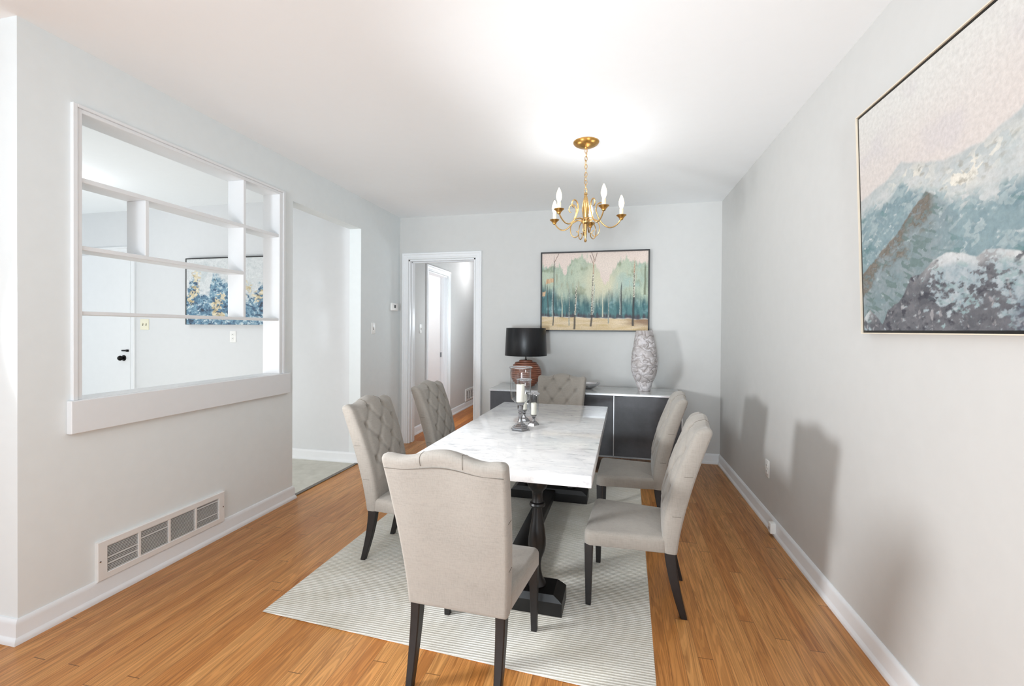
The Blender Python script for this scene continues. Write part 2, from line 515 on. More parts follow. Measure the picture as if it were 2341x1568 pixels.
# kitchen door on the far kitchen wall
KD0, KD1, KDZ = -6.12, -5.315, 2.165
bm = casing('c', KD0, KD1, KDZ, lambda a, d, z: Vector((a, YK - d, z)))
struct('trim_3', bm, M['trim'], 25)
door = struct('door_1', bm_box(KD0 + 0.003, KD1 - 0.003, YK - 0.008, YK + 0.02, 0.008, KDZ - 0.003, 0.002, 1), M['trim'])
knob = obj('door_knob', bm_lathe([(0.0, 0.062), (0.018, 0.060), (0.027, 0.050), (0.029, 0.040), (0.024, 0.028), (0.013, 0.020), (0.011, 0.008), (0.011, 0)][::-1], 24), M['black_metal'], door, loc=(-5.405, YK - 0.008, 0.982))
knob.rotation_euler = (PI / 2, 0, 0)
ros = obj('rosette', bm_lathe([(0.033, 0), (0.033, 0.004), (0.026, 0.010), (0.012, 0.011)], 24), M['black_metal'], knob)
bm = bmesh.new(); add_box(bm, -5.43, -5.335, YK - 0.020, YK - 0.008, 1.058, 1.074, 0.003, 2); add_box(bm, -5.36, -5.335, YK - 0.026, YK - 0.008, 1.053, 1.079, 0.003, 2)
obj('door_latch', bm, M['black_metal'], door)

# threshold strip between oak and vinyl
struct('trim_4', bm_box(XL - 0.045, XL - 0.012, 3.055, YK - 0.024, 0, 0.006, 0.002, 1), M['threshold'])

# ------------------------------------------------------------------ built-in open shelving in the pass-through
ps = empty('pass_through_shelf', (XL, 2.24, PT[2]))
tag(ps, 'white open shelf divider built into the pass-through opening of the left wall, with ledge below', 'shelf')
L0 = Vector(ps.location)
def pbox(bm, x0, x1, y0, y1, z0, z1, bev=0.002):
    add_box(bm, x0 - L0.x, x1 - L0.x, y0 - L0.y, y1 - L0.y, z0 - L0.z, z1 - L0.z, bev, 1)
bm = bmesh.new()
xf = XL + 0.016
# face trim, two steps
for (a, b, c, d) in ((1.565, 1.585, 0.99, 2.362), (2.910, 2.930, 0.99, 2.362), (1.585, 2.910, 2.346, 2.362)):
    pbox(bm, XL - 0.004, xf, a, b, c, d)
for (a, b, c, d) in ((1.585, 1.606, 0.99, 2.346), (2.876, 2.910, 0.99, 2.346), (1.606, 2.876, 2.326, 2.346)):
    pbox(bm, XK - 0.01, XL + 0.010, a, b, c, d)
obj('frame', bm, M['trim'], ps)
for (z0, z1, y1) in ((2.006, 2.029, 2.876), (1.690, 1.711, 2.549), (1.386, 1.404, 2.876)):
    bm = bmesh.new(); pbox(bm, XK + 0.002, XL + 0.004, 1.606, y1, z0, z1)
    obj('shelf_board', bm, M['trim'], ps)
for (y0, y1, z0, z1) in ((1.900, 1.921, 1.711, 2.006), (2.549, 2.571, 1.404, 2.326)):
    bm = bmesh.new(); pbox(bm, XK + 0.002, XL + 0.003, y0, y1, z0, z1)
    obj('divider_board', bm, M['trim'], ps)
bm = bmesh.new(); pbox(bm, XK - 0.012, XL, 1.606, 2.876, 0.980, 0.9915, 0.001)
obj('sill', bm, M['trim'], ps)
bm = bmesh.new(); pbox(bm, XL, XL + 0.030, 1.549, 2.975, 0.838, 0.990, 0.003)
obj('ledge', bm, M['trim'], ps)

# ------------------------------------------------------------------ vents, switches, outlets, thermostat
def vent(name, label, x, y0, y1, z0, z1, npan, louv):
    r = empty(name, (x, (y0 + y1) / 2, z0)); tag(r, label, 'vent')
    w = (y1 - y0) / 2; hh = z1 - z0
    bm = bmesh.new()
    b = 0.032; g = 0.014; e = 0.044; D = 0.018
    def rect(x, i_): return [(x, -w + i_, i_), (x, w - i_, i_), (x, w - i_, hh - i_), (x, -w + i_, hh - i_)]
    def rect2(x, i_): return [(x, -w + e + i_, b + i_), (x, w - e - i_, b + i_), (x, w - e - i_, hh - b - i_), (x, -w + e + i_, hh - b - i_)]
    add_rings(bm, [rect(0, 0), rect(D - 0.004, 0), rect(D, 0.003), rect2(D, -0.002), rect2(D - 0.002, 0), rect2(0.001, 0)], False, False)
    pw = (2 * w - 2 * e - g * (npan - 1)) / npan
    for k in range(npan - 1):
        a = -w + e + pw * (k + 1) + g * k
        add_box(bm, 0, D - 0.002, a, a + g, b - 0.002, hh - b + 0.002, 0.002, 1)
    obj('frame', bm, M['vent_white'], r)
    obj('duct_opening', bm_box(0.0003, 0.0012, -w + e * 0.8, w - e * 0.8, b * 0.8, hh - b * 0.8), M['vent_dark'], r)
    for k in range(npan):
        a = -w + e + (pw + g) * k
        bm = bmesh.new()
        th = (hh - 2 * b) / louv
        bent = [random.randrange(2, louv - 2) for _ in range(random.choice((1, 2)))] if k != 2 else []
        for j in range(louv):
            z = b + (hh - 2 * b) * (j + 0.5) / louv
            ang = 20 if j in bent else -14 + random.uniform(-4, 4)
            Mx = Matrix.Translation((D - 0.0075, 0, z + (th * 0.35 if j in bent else 0))) @ Matrix.Rotation(math.radians(ang), 4, 'Y')
            add_box(bm, -0.0040, 0.0040, a - 0.002, a + pw + 0.002, -0.0009, 0.0009, 0, 1, Mx)
        obj('louvre_panel', bm, M['vent_white'], r)
    for y in (-w + 0.012, w - 0.012):
        s = obj('screw', bm_lathe([(0.004, 0), (0.004, 0.001), (0.002, 0.002)], 12), M['dark_chrome'], r, loc=(0.018, y, hh / 2)); s.rotation_euler = (0, PI / 2, 0)
    return r
vent('wall_vent', 'long white four-panel return vent low on the left wall below the ledge', XL, 1.664, 2.390, 0.094, 0.286, 4, 17)
vent('wall_vent', 'small white floor-level vent on the hall wall seen through the doorway', HX, 7.2, 7.82, 0.115, 0.315, 5, 12)

def plate(name, label, cat, loc, rotz, w, h, mat, kind):
    r = empty(name, loc, rotz); tag(r, label, cat)     # local: +Y out of the wall
    obj('cover_plate', bm_box(-w / 2, w / 2, 0, 0.006, -h / 2, h / 2, 0.003, 2), mat, r)
    if kind == 'switch':
        obj('toggle', bm_box(-0.005, 0.005, 0.005, 0.016, -0.004, 0.013, 0.002, 1), mat, r)
        obj('toggle_slot', bm_box(-0.008, 0.008, 0.0055, 0.0066, -0.015, 0.015), M['dark_slot'], r)
    elif kind == 'double':
        for s in (-0.023, 0.023):
            obj('toggle', bm_box(s - 0.005, s + 0.005, 0.005, 0.016, -0.004, 0.013, 0.002, 1), mat, r)
            obj('toggle_slot', bm_box(s - 0.008, s + 0.008, 0.0055, 0.0066, -0.013, 0.013), M['dark_slot'], r)
    elif kind == 'outlet':
        for s in (-0.02, 0.02):
            rc = obj('receptacle', bm_box(-0.014, 0.014, 0.005, 0.008, s - 0.014, s + 0.014, 0.003, 2), mat, r)
            bm = bmesh.new()
            for q in (-0.006, 0.006): add_box(bm, q - 0.0014, q + 0.0014, 0.0078, 0.0084, s - 0.003, s + 0.007)
            obj('slots', bm, M['dark_slot'], rc)
    return r
plate('light_switch', 'white light switch on the left wall between the tall opening and the back corner', 'switch', (XL, 4.230, 1.337), -PI / 2, 0.075, 0.118, M['plastic'], 'switch')
plate('light_switch', 'cream double light switch beside the white kitchen door, seen through the pass-through', 'switch', (-5.118, YK, 1.364), PI, 0.12, 0.122, M['cream_plastic'], 'double')
plate('wall_outlet', 'white outlet on the kitchen wall under the blue and gold painting', 'outlet', (-3.938, YK, 1.238), PI, 0.075, 0.122, M['plastic'], 'outlet')
plate('light_switch', 'white light switch on the hall wall left of the inner doorway', 'switch', (HX, 5.395, 1.335), -PI / 2, 0.075, 0.118, M['plastic'], 'switch')
plate('wall_outlet', 'white outlet low on the right wall near the back corner', 'outlet', (XR, 3.408, 0.384), PI / 2, 0.075, 0.118, M['plastic'], 'outlet')
r = empty('cable_box', (XR, 3.223, 0.05), PI / 2); tag(r, 'small white cable jack box fixed on the right baseboard', 'jack')
obj('housing', bm_box(-0.024, 0.024, 0.010, 0.046, -0.034, 0.034, 0.005, 2), M['plastic'], r)
obj('port', bm_box(-0.008, 0.008, 0.0455, 0.0468, -0.012, 0.006), M['vent_dark'], r)

r = empty('wall_thermostat', (XL, 4.668, 1.580), -PI / 2); tag(r, 'small white thermostat with dark display on the left wall near the back corner', 'thermostat')
obj('housing', bm_box(-0.073, 0.073, 0, 0.024, -0.043, 0.043, 0.008, 3), M['plastic'], r)
obj('display', bm_box(-0.012, 0.024, 0.0235, 0.0252, -0.012, 0.022, 0.0005, 1), M['black_frame'], r)

# ------------------------------------------------------------------ rug
rug_c = [(-1.592, 1.784), (0.166, 1.664), (0.245, 4.235), (-1.545, 4.30)]
RC = Vector((-0.7, 2.9, 0))
bm = bmesh.new()
def rugpt(u, v, z, inset=0.0):
    a, b, c, d = [Vector((*p, 0)) for p in rug_c]
    u = inset + u * (1 - 2 * inset); v = inset + v * (1 - 2 * inset)
    p = (a * (1 - u) + b * u) * (1 - v) + (d * (1 - u) + c * u) * v
    return p - RC + Vector((0, 0, z))
def rugring(z, inset):
    n = 24
    pts = [rugpt(i / n, 0, z, inset) for i in range(n)] + [rugpt(1, i / n, z, inset) for i in range(n)] + [rugpt(1 - i / n, 1, z, inset) for i in range(n)] + [rugpt(0, 1 - i / n, z, inset) for i in range(n)]
    return pts
add_rings(bm, [rugring(0.0003, 0.001), rugring(0.003, 0.0), rugring(0.005, 0.0006), rugring(0.006, 0.003)])
rug = obj('area_rug', bm, M['rug'], None, 50, RC)
tag(rug, 'large cream ribbed area rug under the dining table', 'rug')
RZ = 0.006

# ------------------------------------------------------------------ dining table
TB = empty('dining_table', (-0.498, 2.84, RZ), math.radians(-1.5))
tag(TB, 'rectangular white marble dining table on a black turned trestle base', 'table')
TT = 0.704   # top height above rug
bm = bm_box(-0.438, 0.438, -0.90, 0.90, TT - 0.053, TT, 0.004, 2)
obj('tabletop', bm, M['marble'], TB)
obj('apron', bm_box(-0.36, 0.36, -0.82, 0.82, TT - 0.075, TT - 0.0535, 0.004, 1), M['table_wood'], TB)
BAL = [(0.042, 0.090), (0.045, 0.100), (0.040, 0.112), (0.028, 0.130), (0.021, 0.160), (0.0185, 0.195), (0.024, 0.225), (0.036, 0.255), (0.0425, 0.285), (0.042, 0.320), (0.036, 0.365),
       (0.028, 0.410), (0.023, 0.450), (0.022, 0.468), (0.036, 0.474), (0.039, 0.482), (0.036, 0.491), (0.028, 0.496), (0.025, 0.510), (0.024, 0.530), (0.028, 0.548), (0.042, 0.562), (0.049, 0.580), (0.050, 0.600), (0.046, 0.612), (0.046, 0.626)]
for s in (-1, 1):
    y = s * 0.695
    bm = bmesh.new()
    hw, hd = 0.298, 0.082
    ring = lambda w, d, z: [(-w, y - d, z), (w, y - d, z), (w, y + d, z), (-w, y + d, z)]
    add_rings(bm, [ring(hw, hd, 0.0), ring(hw, hd, 0.062), ring(hw - 0.012, hd - 0.004, 0.072), ring(hw - 0.042, hd - 0.012, 0.092)])
    obj('trestle_foot', bm, M['table_wood'], TB, 20)
    obj('trestle_beam', bm_box(-0.29, 0.29, y - 0.05, y + 0.05, TT - 0.088, TT - 0.0545, 0.006, 2), M['table_wood'], TB)
    for q in (-0.165, 0.165):
        obj('baluster', bm_lathe(BAL, 28, (q, y, 0)), M['table_wood'], TB)
bm = bm_box(-0.055, 0.055, -0.62, 0.62, 0.03, 0.085, 0.006, 2)
obj('stretcher', bm, M['table_wood'], TB)

# ------------------------------------------------------------------ dining chairs (local: faces +Y, z=0 on the rug)
ZB, ZT = 0.292, 0.890
WB, WT = 0.195, 0.229
def chair_back():
    bm = bmesh.new()
    N = 76
    NL = 96
    du = 0.33; vr0 = ZT - 0.125; dv = 0.094
    rings = []
    for L in range(NL + 1):
        # denser levels close to the top roll
        q = L / NL
        s = q if q < 0.9 else 0.9 + (q - 0.9) * 1.0
        k = 0.0
        ztop = ZT
        dz_top = (1 - s) * (ZT - ZB)
        rt = 0.034
        T0 = 0.066 + 0.016 * math.sin(PI * min(1, s * 1.05))
        if dz_top < rt:
            kk = (rt - dz_top) / rt
            T = T0 * math.sqrt(max(0.0, 1 - kk * kk * 0.995))
        else:
            kk = 0; T = T0
        if s < 0.012: T = T0 * (0.9 + 0.1 * s / 0.012)
        w = WB + (WT - WB) * s
        if dz_top < 0.022:
            c_ = (0.022 - dz_top) / 0.022
            w -= 0.022 * (1 - math.sqrt(max(0.0, 1 - c_ * c_ * 0.98)))
        rc = min(0.020, T * 0.42)
        yc_full = -0.223 - 0.150 * s ** 1.4
        yrear = yc_full + (T0 - T) * 0.42
        def hump(u):
            a = abs(u)
            return 0.030 * (0.5 + 0.5 * math.cos(PI * min(1, a / 0.72))) + 0.005 * sstep(0.72, 0.95, a)
        def zof(u):
            return ZB + s * (ZT + hump(u) - 0.004 - ZB)
        ring = []
        front = []
        for j in range(N + 1):
            # arc-length-like spread with rounded corners
            f = -1 + 2 * j / N
            x = f * w
            e = w - abs(x)
            yy = yrear + T
            if e < rc:
                yy -= rc - math.sqrt(max(0.0, rc * rc - (rc - e) ** 2))
            u = x / w
            z = zof(u)
            fade = sstep(1.0, 0.80, abs(u)) * (1 if kk < 0.3 else max(0, 1 - (kk - 0.3) / 0.5))
            yy += 0.012 * (1 - abs(u) ** 4) * (1 - kk ** 2) * sstep(0, 0.25, s) 
            if fade > 0 and T > 0.03:
                U = u / du; V = (z - vr0) / dv
                P, Q = U + V, U - V
                reg = sstep(1.35, 1.0, V) * sstep(-3.35, -3.0, V) * sstep(2.5, 2.0, abs(U))
                def near(a): return abs(a / 2 - round(a / 2)) * 2
                dp, dq = near(P), near(Q)
                cre = max(math.exp(-(dp / 0.22) ** 2), math.exp(-(dq / 0.22) ** 2))
                # buttons at even P and even Q
                but = math.exp(-((dp ** 2 + dq ** 2) / 0.10))
                pleat = 0.0
                if V > 1.0: pleat = math.exp(-((abs(U) - 1.0) / 0.09) ** 2) * 0.004
                dd = reg * (0.0062 * cre + 0.020 * but - 0.007) + pleat
                yy -= dd * fade
            front.append(Vector((x, yy, z)))
        rear = []
        for j in range(N + 1):
            f = 1 - 2 * j / N
            x = f * w
            e = w - abs(x)
            yy = yrear
            rr = rc * 0.5
            if e < rr: yy += rr - math.sqrt(max(0.0, rr * rr - (rr - e) ** 2))
            rear.append(Vector((x, yy, zof(x / w))))
        rings.append(front + rear)
    global BACK_RINGS
    BACK_RINGS = [[p.copy() for p in r] for r in rings]
    R = add_rings(bm, rings, True, False)
    top = R[-1]
    for j in range(N):
        a, b = top[j], top[j + 1]
        c, d = top[2 * N + 1 - j - 1], top[2 * N + 1 - j]
        try: bm.faces.new((a, b, c, d))
        except ValueError: pass
    return bm
def back_y(s): return -0.223 - 0.150 * s ** 1.4
def seam_bms():
    out = []
    # seam across the rear near the top
    bm = bmesh.new()
    s = 0.915
    pts = []
    w = WB + (WT - WB) * s
    for j in range(25):
        u = -0.97 + 1.94 * j / 24
        hp = 0.016 * (0.5 + 0.5 * math.cos(PI * min(1, abs(u) / 0.72)))
        pts.append((u * w, back_y(s) - 0.0008, ZB + s * (ZT - ZB) + hp))
    add_tube(bm, pts, 0.0013, 6)
    out.append(bm)
    NB = len(BACK_RINGS[0]) // 2
    for sd in (-1, 1):
        jf = round((1 + sd * 0.33) / 2 * (NB - 1)); jr = NB + (NB - 1) - jf
        path = [r[jr] for r in BACK_RINGS[89:]] + [r[jf] for r in BACK_RINGS[:91:-1]]
        out.append(bm_tube(path, 0.0013, 6))
    for sd in (-1, 1):
        for s2 in (0.62, 0.30):
            w2 = WB + (WT - WB) * s2
            yb_ = back_y(s2); z2 = ZB + s2 * (ZT - ZB)
            out.append(bm_tube([(sd * (w2 + 0.0004), yb_ + 0.014 + k * 0.0095, z2) for k in range(5)], 0.0010, 6))
    return out
def seat_bm():
    bm = bmesh.new()
    y0, y1, wf, wr = -0.185, 0.203, 0.226, 0.196
    z0, z1 = 0.292, 0.363
    def ring(inset, z, crown=0.0, shrink=1.0):
        rad = max(0.004, 0.030 - inset)
        cs = [(-wr + inset, y0 + inset * 0.3), (wr - inset, y0 + inset * 0.3), (wf - inset, y1 - inset), (-wf + inset, y1 - inset)]
        ctr = [(1, 1, PI), (-1, 1, 1.5 * PI), (-1, -1, 0), (1, -1, 0.5 * PI)]
        pts = []
        for (cx, cy), (sx, sy, a0) in zip(cs, ctr):
            for k in range(6):
                a = a0 + 0.5 * PI * k / 5
                pts.append(Vector((cx + sx * rad + rad * math.cos(a), cy + sy * rad + rad * math.sin(a), z)))
        # subdivide straight runs
        out = []
        n = len(pts)
        for i in range(n):
            a, b = pts[i], pts[(i + 1) % n]
            out.append(a)
            if (b - a).length > 0.05:
                for k in range(1, 10): out.append(a.lerp(b, k / 10))
        c = Vector((0, 0.02, z))
        res = []
        for p in out:
            q = c + (p - c) * shrink
            q.z = z
            res.append(q)
        return res
    R = [ring(0.004, z0), ring(0.0, z0 + 0.004), ring(0.0, z1 - 0.022)]
    for k in range(1, 6):
        a = 0.5 * PI * k / 5
        R.append(ring(0.022 * (1 - math.cos(a)), z1 - 0.022 + 0.022 * math.sin(a)))
    for sh in (0.93, 0.82, 0.66, 0.48, 0.28, 0.08):
        R.append(ring(0.022, z1 + 0.013 * (1 - sh ** 2.2), 0, sh))
    add_rings(bm, R)
    return bm
def leg_front(sx):
    bm = bmesh.new()
    sec = [(0.0, 0.0125), (0.10, 0.0150), (0.20, 0.0175), (0.294, 0.0195)]
    R = []
    for z, hw in sec:
        cx = sx * (0.2065 - 0.004 * (z / 0.29)); cy = 0.181
        c = hw * 0.12
        R.append([Vector((cx + a, cy + b, z)) for a, b in ((-hw + c, -hw), (hw - c, -hw), (hw, -hw + c), (hw, hw - c), (hw - c, hw), (-hw + c, hw), (-hw, hw - c), (-hw, -hw + c))])
    add_rings(bm, R)
    return bm
def leg_rear(sx, drop=0.0):
    bm = bmesh.new()
    R = []
    for k in range(13):
        q = k / 12
        z = -drop + (0.294 + drop) * q
        cy = -0.192 - 0.062 * (1 - q) ** 1.5
        hd = 0.0150 + 0.0110 * q
        hw = 0.0135 + 0.0055 * q
        cx = sx * (0.169 - 0.001 * q)
        c = 0.004
        R.append([Vector((cx + a, cy + b, z)) for a, b in ((-hw + c, -hd), (hw - c, -hd), (hw, -hd + c), (hw, hd - c), (hw - c, hd), (-hw + c, hd), (-hw, hd - c), (-hw, -hd + c))])
    add_rings(bm, R)
    return bm
def make_chair():
    r = empty('dining_chair', (0, 0, RZ))
    b = obj('backrest', chair_back(), M['fabric'], r, 50)
    for sb in seam_bms(): obj('seam', sb, M['seam'], b, None)
    obj('seat', seat_bm(), M['fabric'], r, 50)
    obj('leg', leg_front(-1), M['black_wood'], r); obj('leg', leg_front(1), M['black_wood'], r)
    obj('leg', leg_rear(-1), M['black_wood'], r); obj('leg', leg_rear(1), M['black_wood'], r)
    return r
proto = make_chair()
CG = 'tufted chairs around the dining table'
chairs = [
    ('taupe dining chair at the near end of the table, plain back to the viewer', -0.544, 1.775, -2.8, True),
    ('taupe tufted dining chair on the left side of the table nearest the viewer', -1.134, 2.487, -91.1, False),
    ('taupe tufted dining chair left of the table, before the white doorway', -1.115, 3.34, -92.5, False),
    ('taupe tufted dining chair on the right side of the table nearest the viewer', 0.091, 2.385, 85.2, True),
    ('taupe tufted dining chair on the right side of the table nearest the sideboard', 0.112, 3.239, 87.0, True),
    ('taupe tufted dining chair at the far end of the table, before the sideboard', -0.489, 3.905, 176.5, False),
]
rear_long = [leg_rear(-1, RZ), leg_rear(1, RZ)]
long_me = []
for bmx in rear_long:
    o_ = obj('leg', bmx, M['black_wood'])
    long_me.append(o_.data)
    bpy.data.objects.remove(o_)
for i, (lab, x, y, a, off) in enumerate(chairs):
    o = proto if i == 0 else copy_tree(proto)
    o.location = (x, y, RZ); o.rotation_euler = (0, 0, math.radians(a))
    tag(o, lab, 'chair', CG)
    o['_off'] = off
for o in [c for c in COL.objects if '_off' in c]:
    if o['_off']:
        legs = [c for c in children(o) if c.name.startswith('leg')]
        rl = sorted([c for c in legs if sum(v.co.y for v in c.data.vertices) < 0], key=lambda c: sum(v.co.x for v in c.data.vertices))
        for c, me in zip(rl, long_me): c.data = me
    del o['_off']

# ------------------------------------------------------------------ sideboard
SB = empty('sideboard', (-0.285, 4.535, 0), math.radians(-1.2))
tag(SB, 'low charcoal sideboard with silver edges against the back wall', 'sideboard')
sw, sd, sz0, sz1 = 0.905, 0.245, 0.158, 0.745
obj('body', bm_box(-sw + 0.004, sw - 0.004, -sd + 0.016, sd, sz0, sz1 - 0.020, 0.002, 1), M['charcoal'], SB)
obj('top', bm_box(-sw - 0.004, sw + 0.004, -sd - 0.006, sd, sz1 - 0.018, sz1, 0.002, 1), M['grey_top'], SB)
bm = bmesh.new(); add_box(bm, -sw - 0.005, sw + 0.005, -sd - 0.008, -sd + 0.004, sz1 - 0.0215, sz1 - 0.006, 0.001, 1)
obj('edge_strip', bm, M['strip_silver'], SB)
nd = 3
for k in range(nd):
    a = -sw + 2 * sw * k / nd + 0.004; b = -sw + 2 * sw * (k + 1) / nd - 0.004
    d = obj('door', bm_box(a, b, -sd - 0.002, -sd + 0.015, sz0 + 0.002, sz1 - 0.023, 0.0015, 1), M['charcoal'], SB)
for k in range(nd + 1):
    a = -sw + 2 * sw * k / nd
    a = min(max(a, -sw + 0.003), sw - 0.003)
    obj('divider_strip', bm_box(a - 0.0036, a + 0.0036, -sd - 0.004, -sd + 0.0155, sz0, sz1 - 0.0225, 0.0005, 1), M['strip_silver'], SB)
for sx in (-1, 1):
    for sy in (-1, 1):
        x = sx * (sw - 0.06); y = sy * (sd - 0.05)
        obj('leg', bm_box(x - 0.016, x + 0.016, y - 0.016, y + 0.016, 0.0, sz0 + 0.001, 0.002, 1), M['black_metal'], SB)

# table lamp
SZ = sz1
lx, ly = -0.875, 4.535
LP = empty('table_lamp', (lx, ly, SZ)); tag(LP, 'table lamp with black drum shade and ribbed terracotta base on the sideboard', 'lamp')
prof = [(0.060, 0.0), (0.062, 0.012)]
nr = 13
zb0, zb1 = 0.012, 0.275
for k in range(nr):
    za = zb0 + (zb1 - zb0) * k / nr; zb_ = zb0 + (zb1 - zb0) * (k + 1) / nr
    zm = ((za + zb_) / 2 - zb0) / (zb1 - zb0)
    rr = 0.050 + 0.112 * math.sin(PI * min(1, max(0, (zm * 0.90 + 0.055)))) ** 0.72
    if k == nr - 1: rr = 0.07
    prof += [(rr - 0.007, za + 0.0005), (rr, za + 0.004), (rr + 0.001, (za + zb_) / 2), (rr - 0.001, zb_ - 0.004), (rr - 0.008, zb_ - 0.0005)]
prof += [(0.03, zb1 + 0.002)]
obj('base', bm_lathe(prof, 48), M['terracotta'], LP, 50)
obj('neck', bm_lathe([(0.011, zb1), (0.011, zb1 + 0.01), (0.006, zb1 + 0.014), (0.006, 0.40)], 16), M['black_metal'], LP)
z0, z1 = 0.322, 0.605
sh = obj('lamp_shade', bm_lathe([(0.216, z0), (0.217, z0 + 0.002), (0.204, z1 - 0.002), (0.203, z1), (0.200, z1), (0.213, z0)], 64, caps=False), M['shade'], LP)
bm = bmesh.new()
for k in range(3):
    a = 2 * PI * k / 3
    add_tube(bm, [(0.006 * math.cos(a), 0.006 * math.sin(a), 0.395), (0.205 * math.cos(a), 0.205 * math.sin(a), 0.44)], 0.002, 6)
obj('shade_spider', bm, M['black_metal'], LP)

# vase with relief
VS_ = empty('sculpted_vase', (0.298, 4.545, SZ)); tag(VS_, 'tall pinkish grey vase with rippled relief on the right of the sideboard', 'vase')
vp = [(0.0, 0.058), (0.02, 0.060), (0.07, 0.074), (0.14, 0.104), (0.20, 0.122), (0.26, 0.127), (0.33, 0.121), (0.40, 0.110), (0.47, 0.100), (0.53, 0.088), (0.57, 0.080), (0.588, 0.078)]
def vrad(z):
    for (za, ra), (zb_, rb) in zip(vp, vp[1:]):
        if z <= zb_:
            t_ = (z - za) / (zb_ - za)
            t_ = t_ * t_ * (3 - 2 * t_) * 0.3 + t_ * 0.7
            return ra + (rb - ra) * t_
    return vp[-1][1]
bm = bmesh.new()
lay = bm.verts.layers.float_color.new('paint')
na, nz_ = 150, 170
rings = []
c_lo, c_mid, c_hi = lin(128, 118, 113), lin(166, 160, 158), lin(198, 194, 195)
for j in range(nz_ + 1):
    z = 0.588 * j / nz_
    r0 = vrad(z)
    ring = []
    for i in range(na):
        a = 2 * PI * i / na
        ca_, sa_ = math.cos(a), math.sin(a)
        p = Vector((ca_ * 0.95, sa_ * 0.95, z * 11.5))
        wv = Vector((noise.noise(p * 1.7 + Vector((3, 0, 0))), noise.noise(p * 1.7 + Vector((0, 7, 0))), noise.noise(p * 1.7 + Vector((0, 0, 11))))) * 0.55
        n_a = noise.noise((p + wv) * 1.05)
        n_b = noise.noise((p + wv) * 1.7 + Vector((21, 4, 9)))
        n_c = noise.noise((p - wv) * 2.7 + Vector((2, 14, 5)))
        cr_ = max(math.exp(-(n_a / 0.055) ** 2), 0.85 * math.exp(-(n_b / 0.06) ** 2) * sstep(-0.1, 0.12, n_a + n_c), 0.5 * math.exp(-(n_c / 0.05) ** 2) * sstep(0.0, 0.2, n_b))
        rel = 1 - cr_
        amp = sstep(0, 0.03, z) * sstep(0.60, 0.575, z)
        r_ = r0 + amp * (0.010 * (abs(n_a) ** 0.6 - 0.35) + 0.006 * (abs(n_b) ** 0.6 - 0.35) - 0.004 * cr_)
        cc = mix3(mix3(c_mid, c_hi, 0.5 + n_b * 1.4), c_lo, cr_ * 0.8)
        v = bm.verts.new((r_ * math.cos(a), r_ * math.sin(a), z))
        v[lay] = (*cc, 1)
        ring.append(v)
    rings.append(ring)
for a_, b_ in zip(rings, rings[1:]):
    for i in range(na): bm.faces.new((a_[i], a_[(i + 1) % na], b_[(i + 1) % na], b_[i]))
bm.faces.new(rings[0][::-1])
inner = []
for (r_, z_) in ((0.068, 0.588), (0.062, 0.55), (0.06, 0.40)):
    ring = [bm.verts.new((r_ * math.cos(2 * PI * i / na), r_ * math.sin(2 * PI * i / na), z_)) for i in range(na)]
    for v in ring: v[lay] = (*c_lo, 1)
    inner.append(ring)
prev = rings[-1]
for ring in inner:
    for i in range(na): bm.faces.new((prev[i], prev[(i + 1) % na], ring[(i + 1) % na], ring[i]))
    prev = ring
bm.faces.new(prev)
obj('vase_body', bm, M['vase'], VS_, None)

# silver dish
bm = bmesh.new()
R = []
nb = 48
for (k, z, wall) in ((0.25, 0.0, 0), (0.32, 0.004, 0), (0.62, 0.016, 0), (0.88, 0.034, 0), (1.0, 0.050, 0), (0.985, 0.0512, 0), (0.86, 0.038, 0), (0.58, 0.021, 0), (0.2, 0.010, 0)):
    ring = []
    for i in range(nb):
        a = 2 * PI * i / nb
        ring.append(Vector((k * 0.115 * math.cos(a), k * 0.075 * math.sin(a), z * 1.15 + 0.006 * k * k * abs(math.cos(a)) ** 3)))
    R.append(ring)
add_rings(bm, R)
dish = obj('decorative_dish', bm, M['silver'], None, 50, (-0.235, 4.545, SZ))
tag(dish, 'small oval silver dish on the sideboard between the lamp and the vase', 'dish')

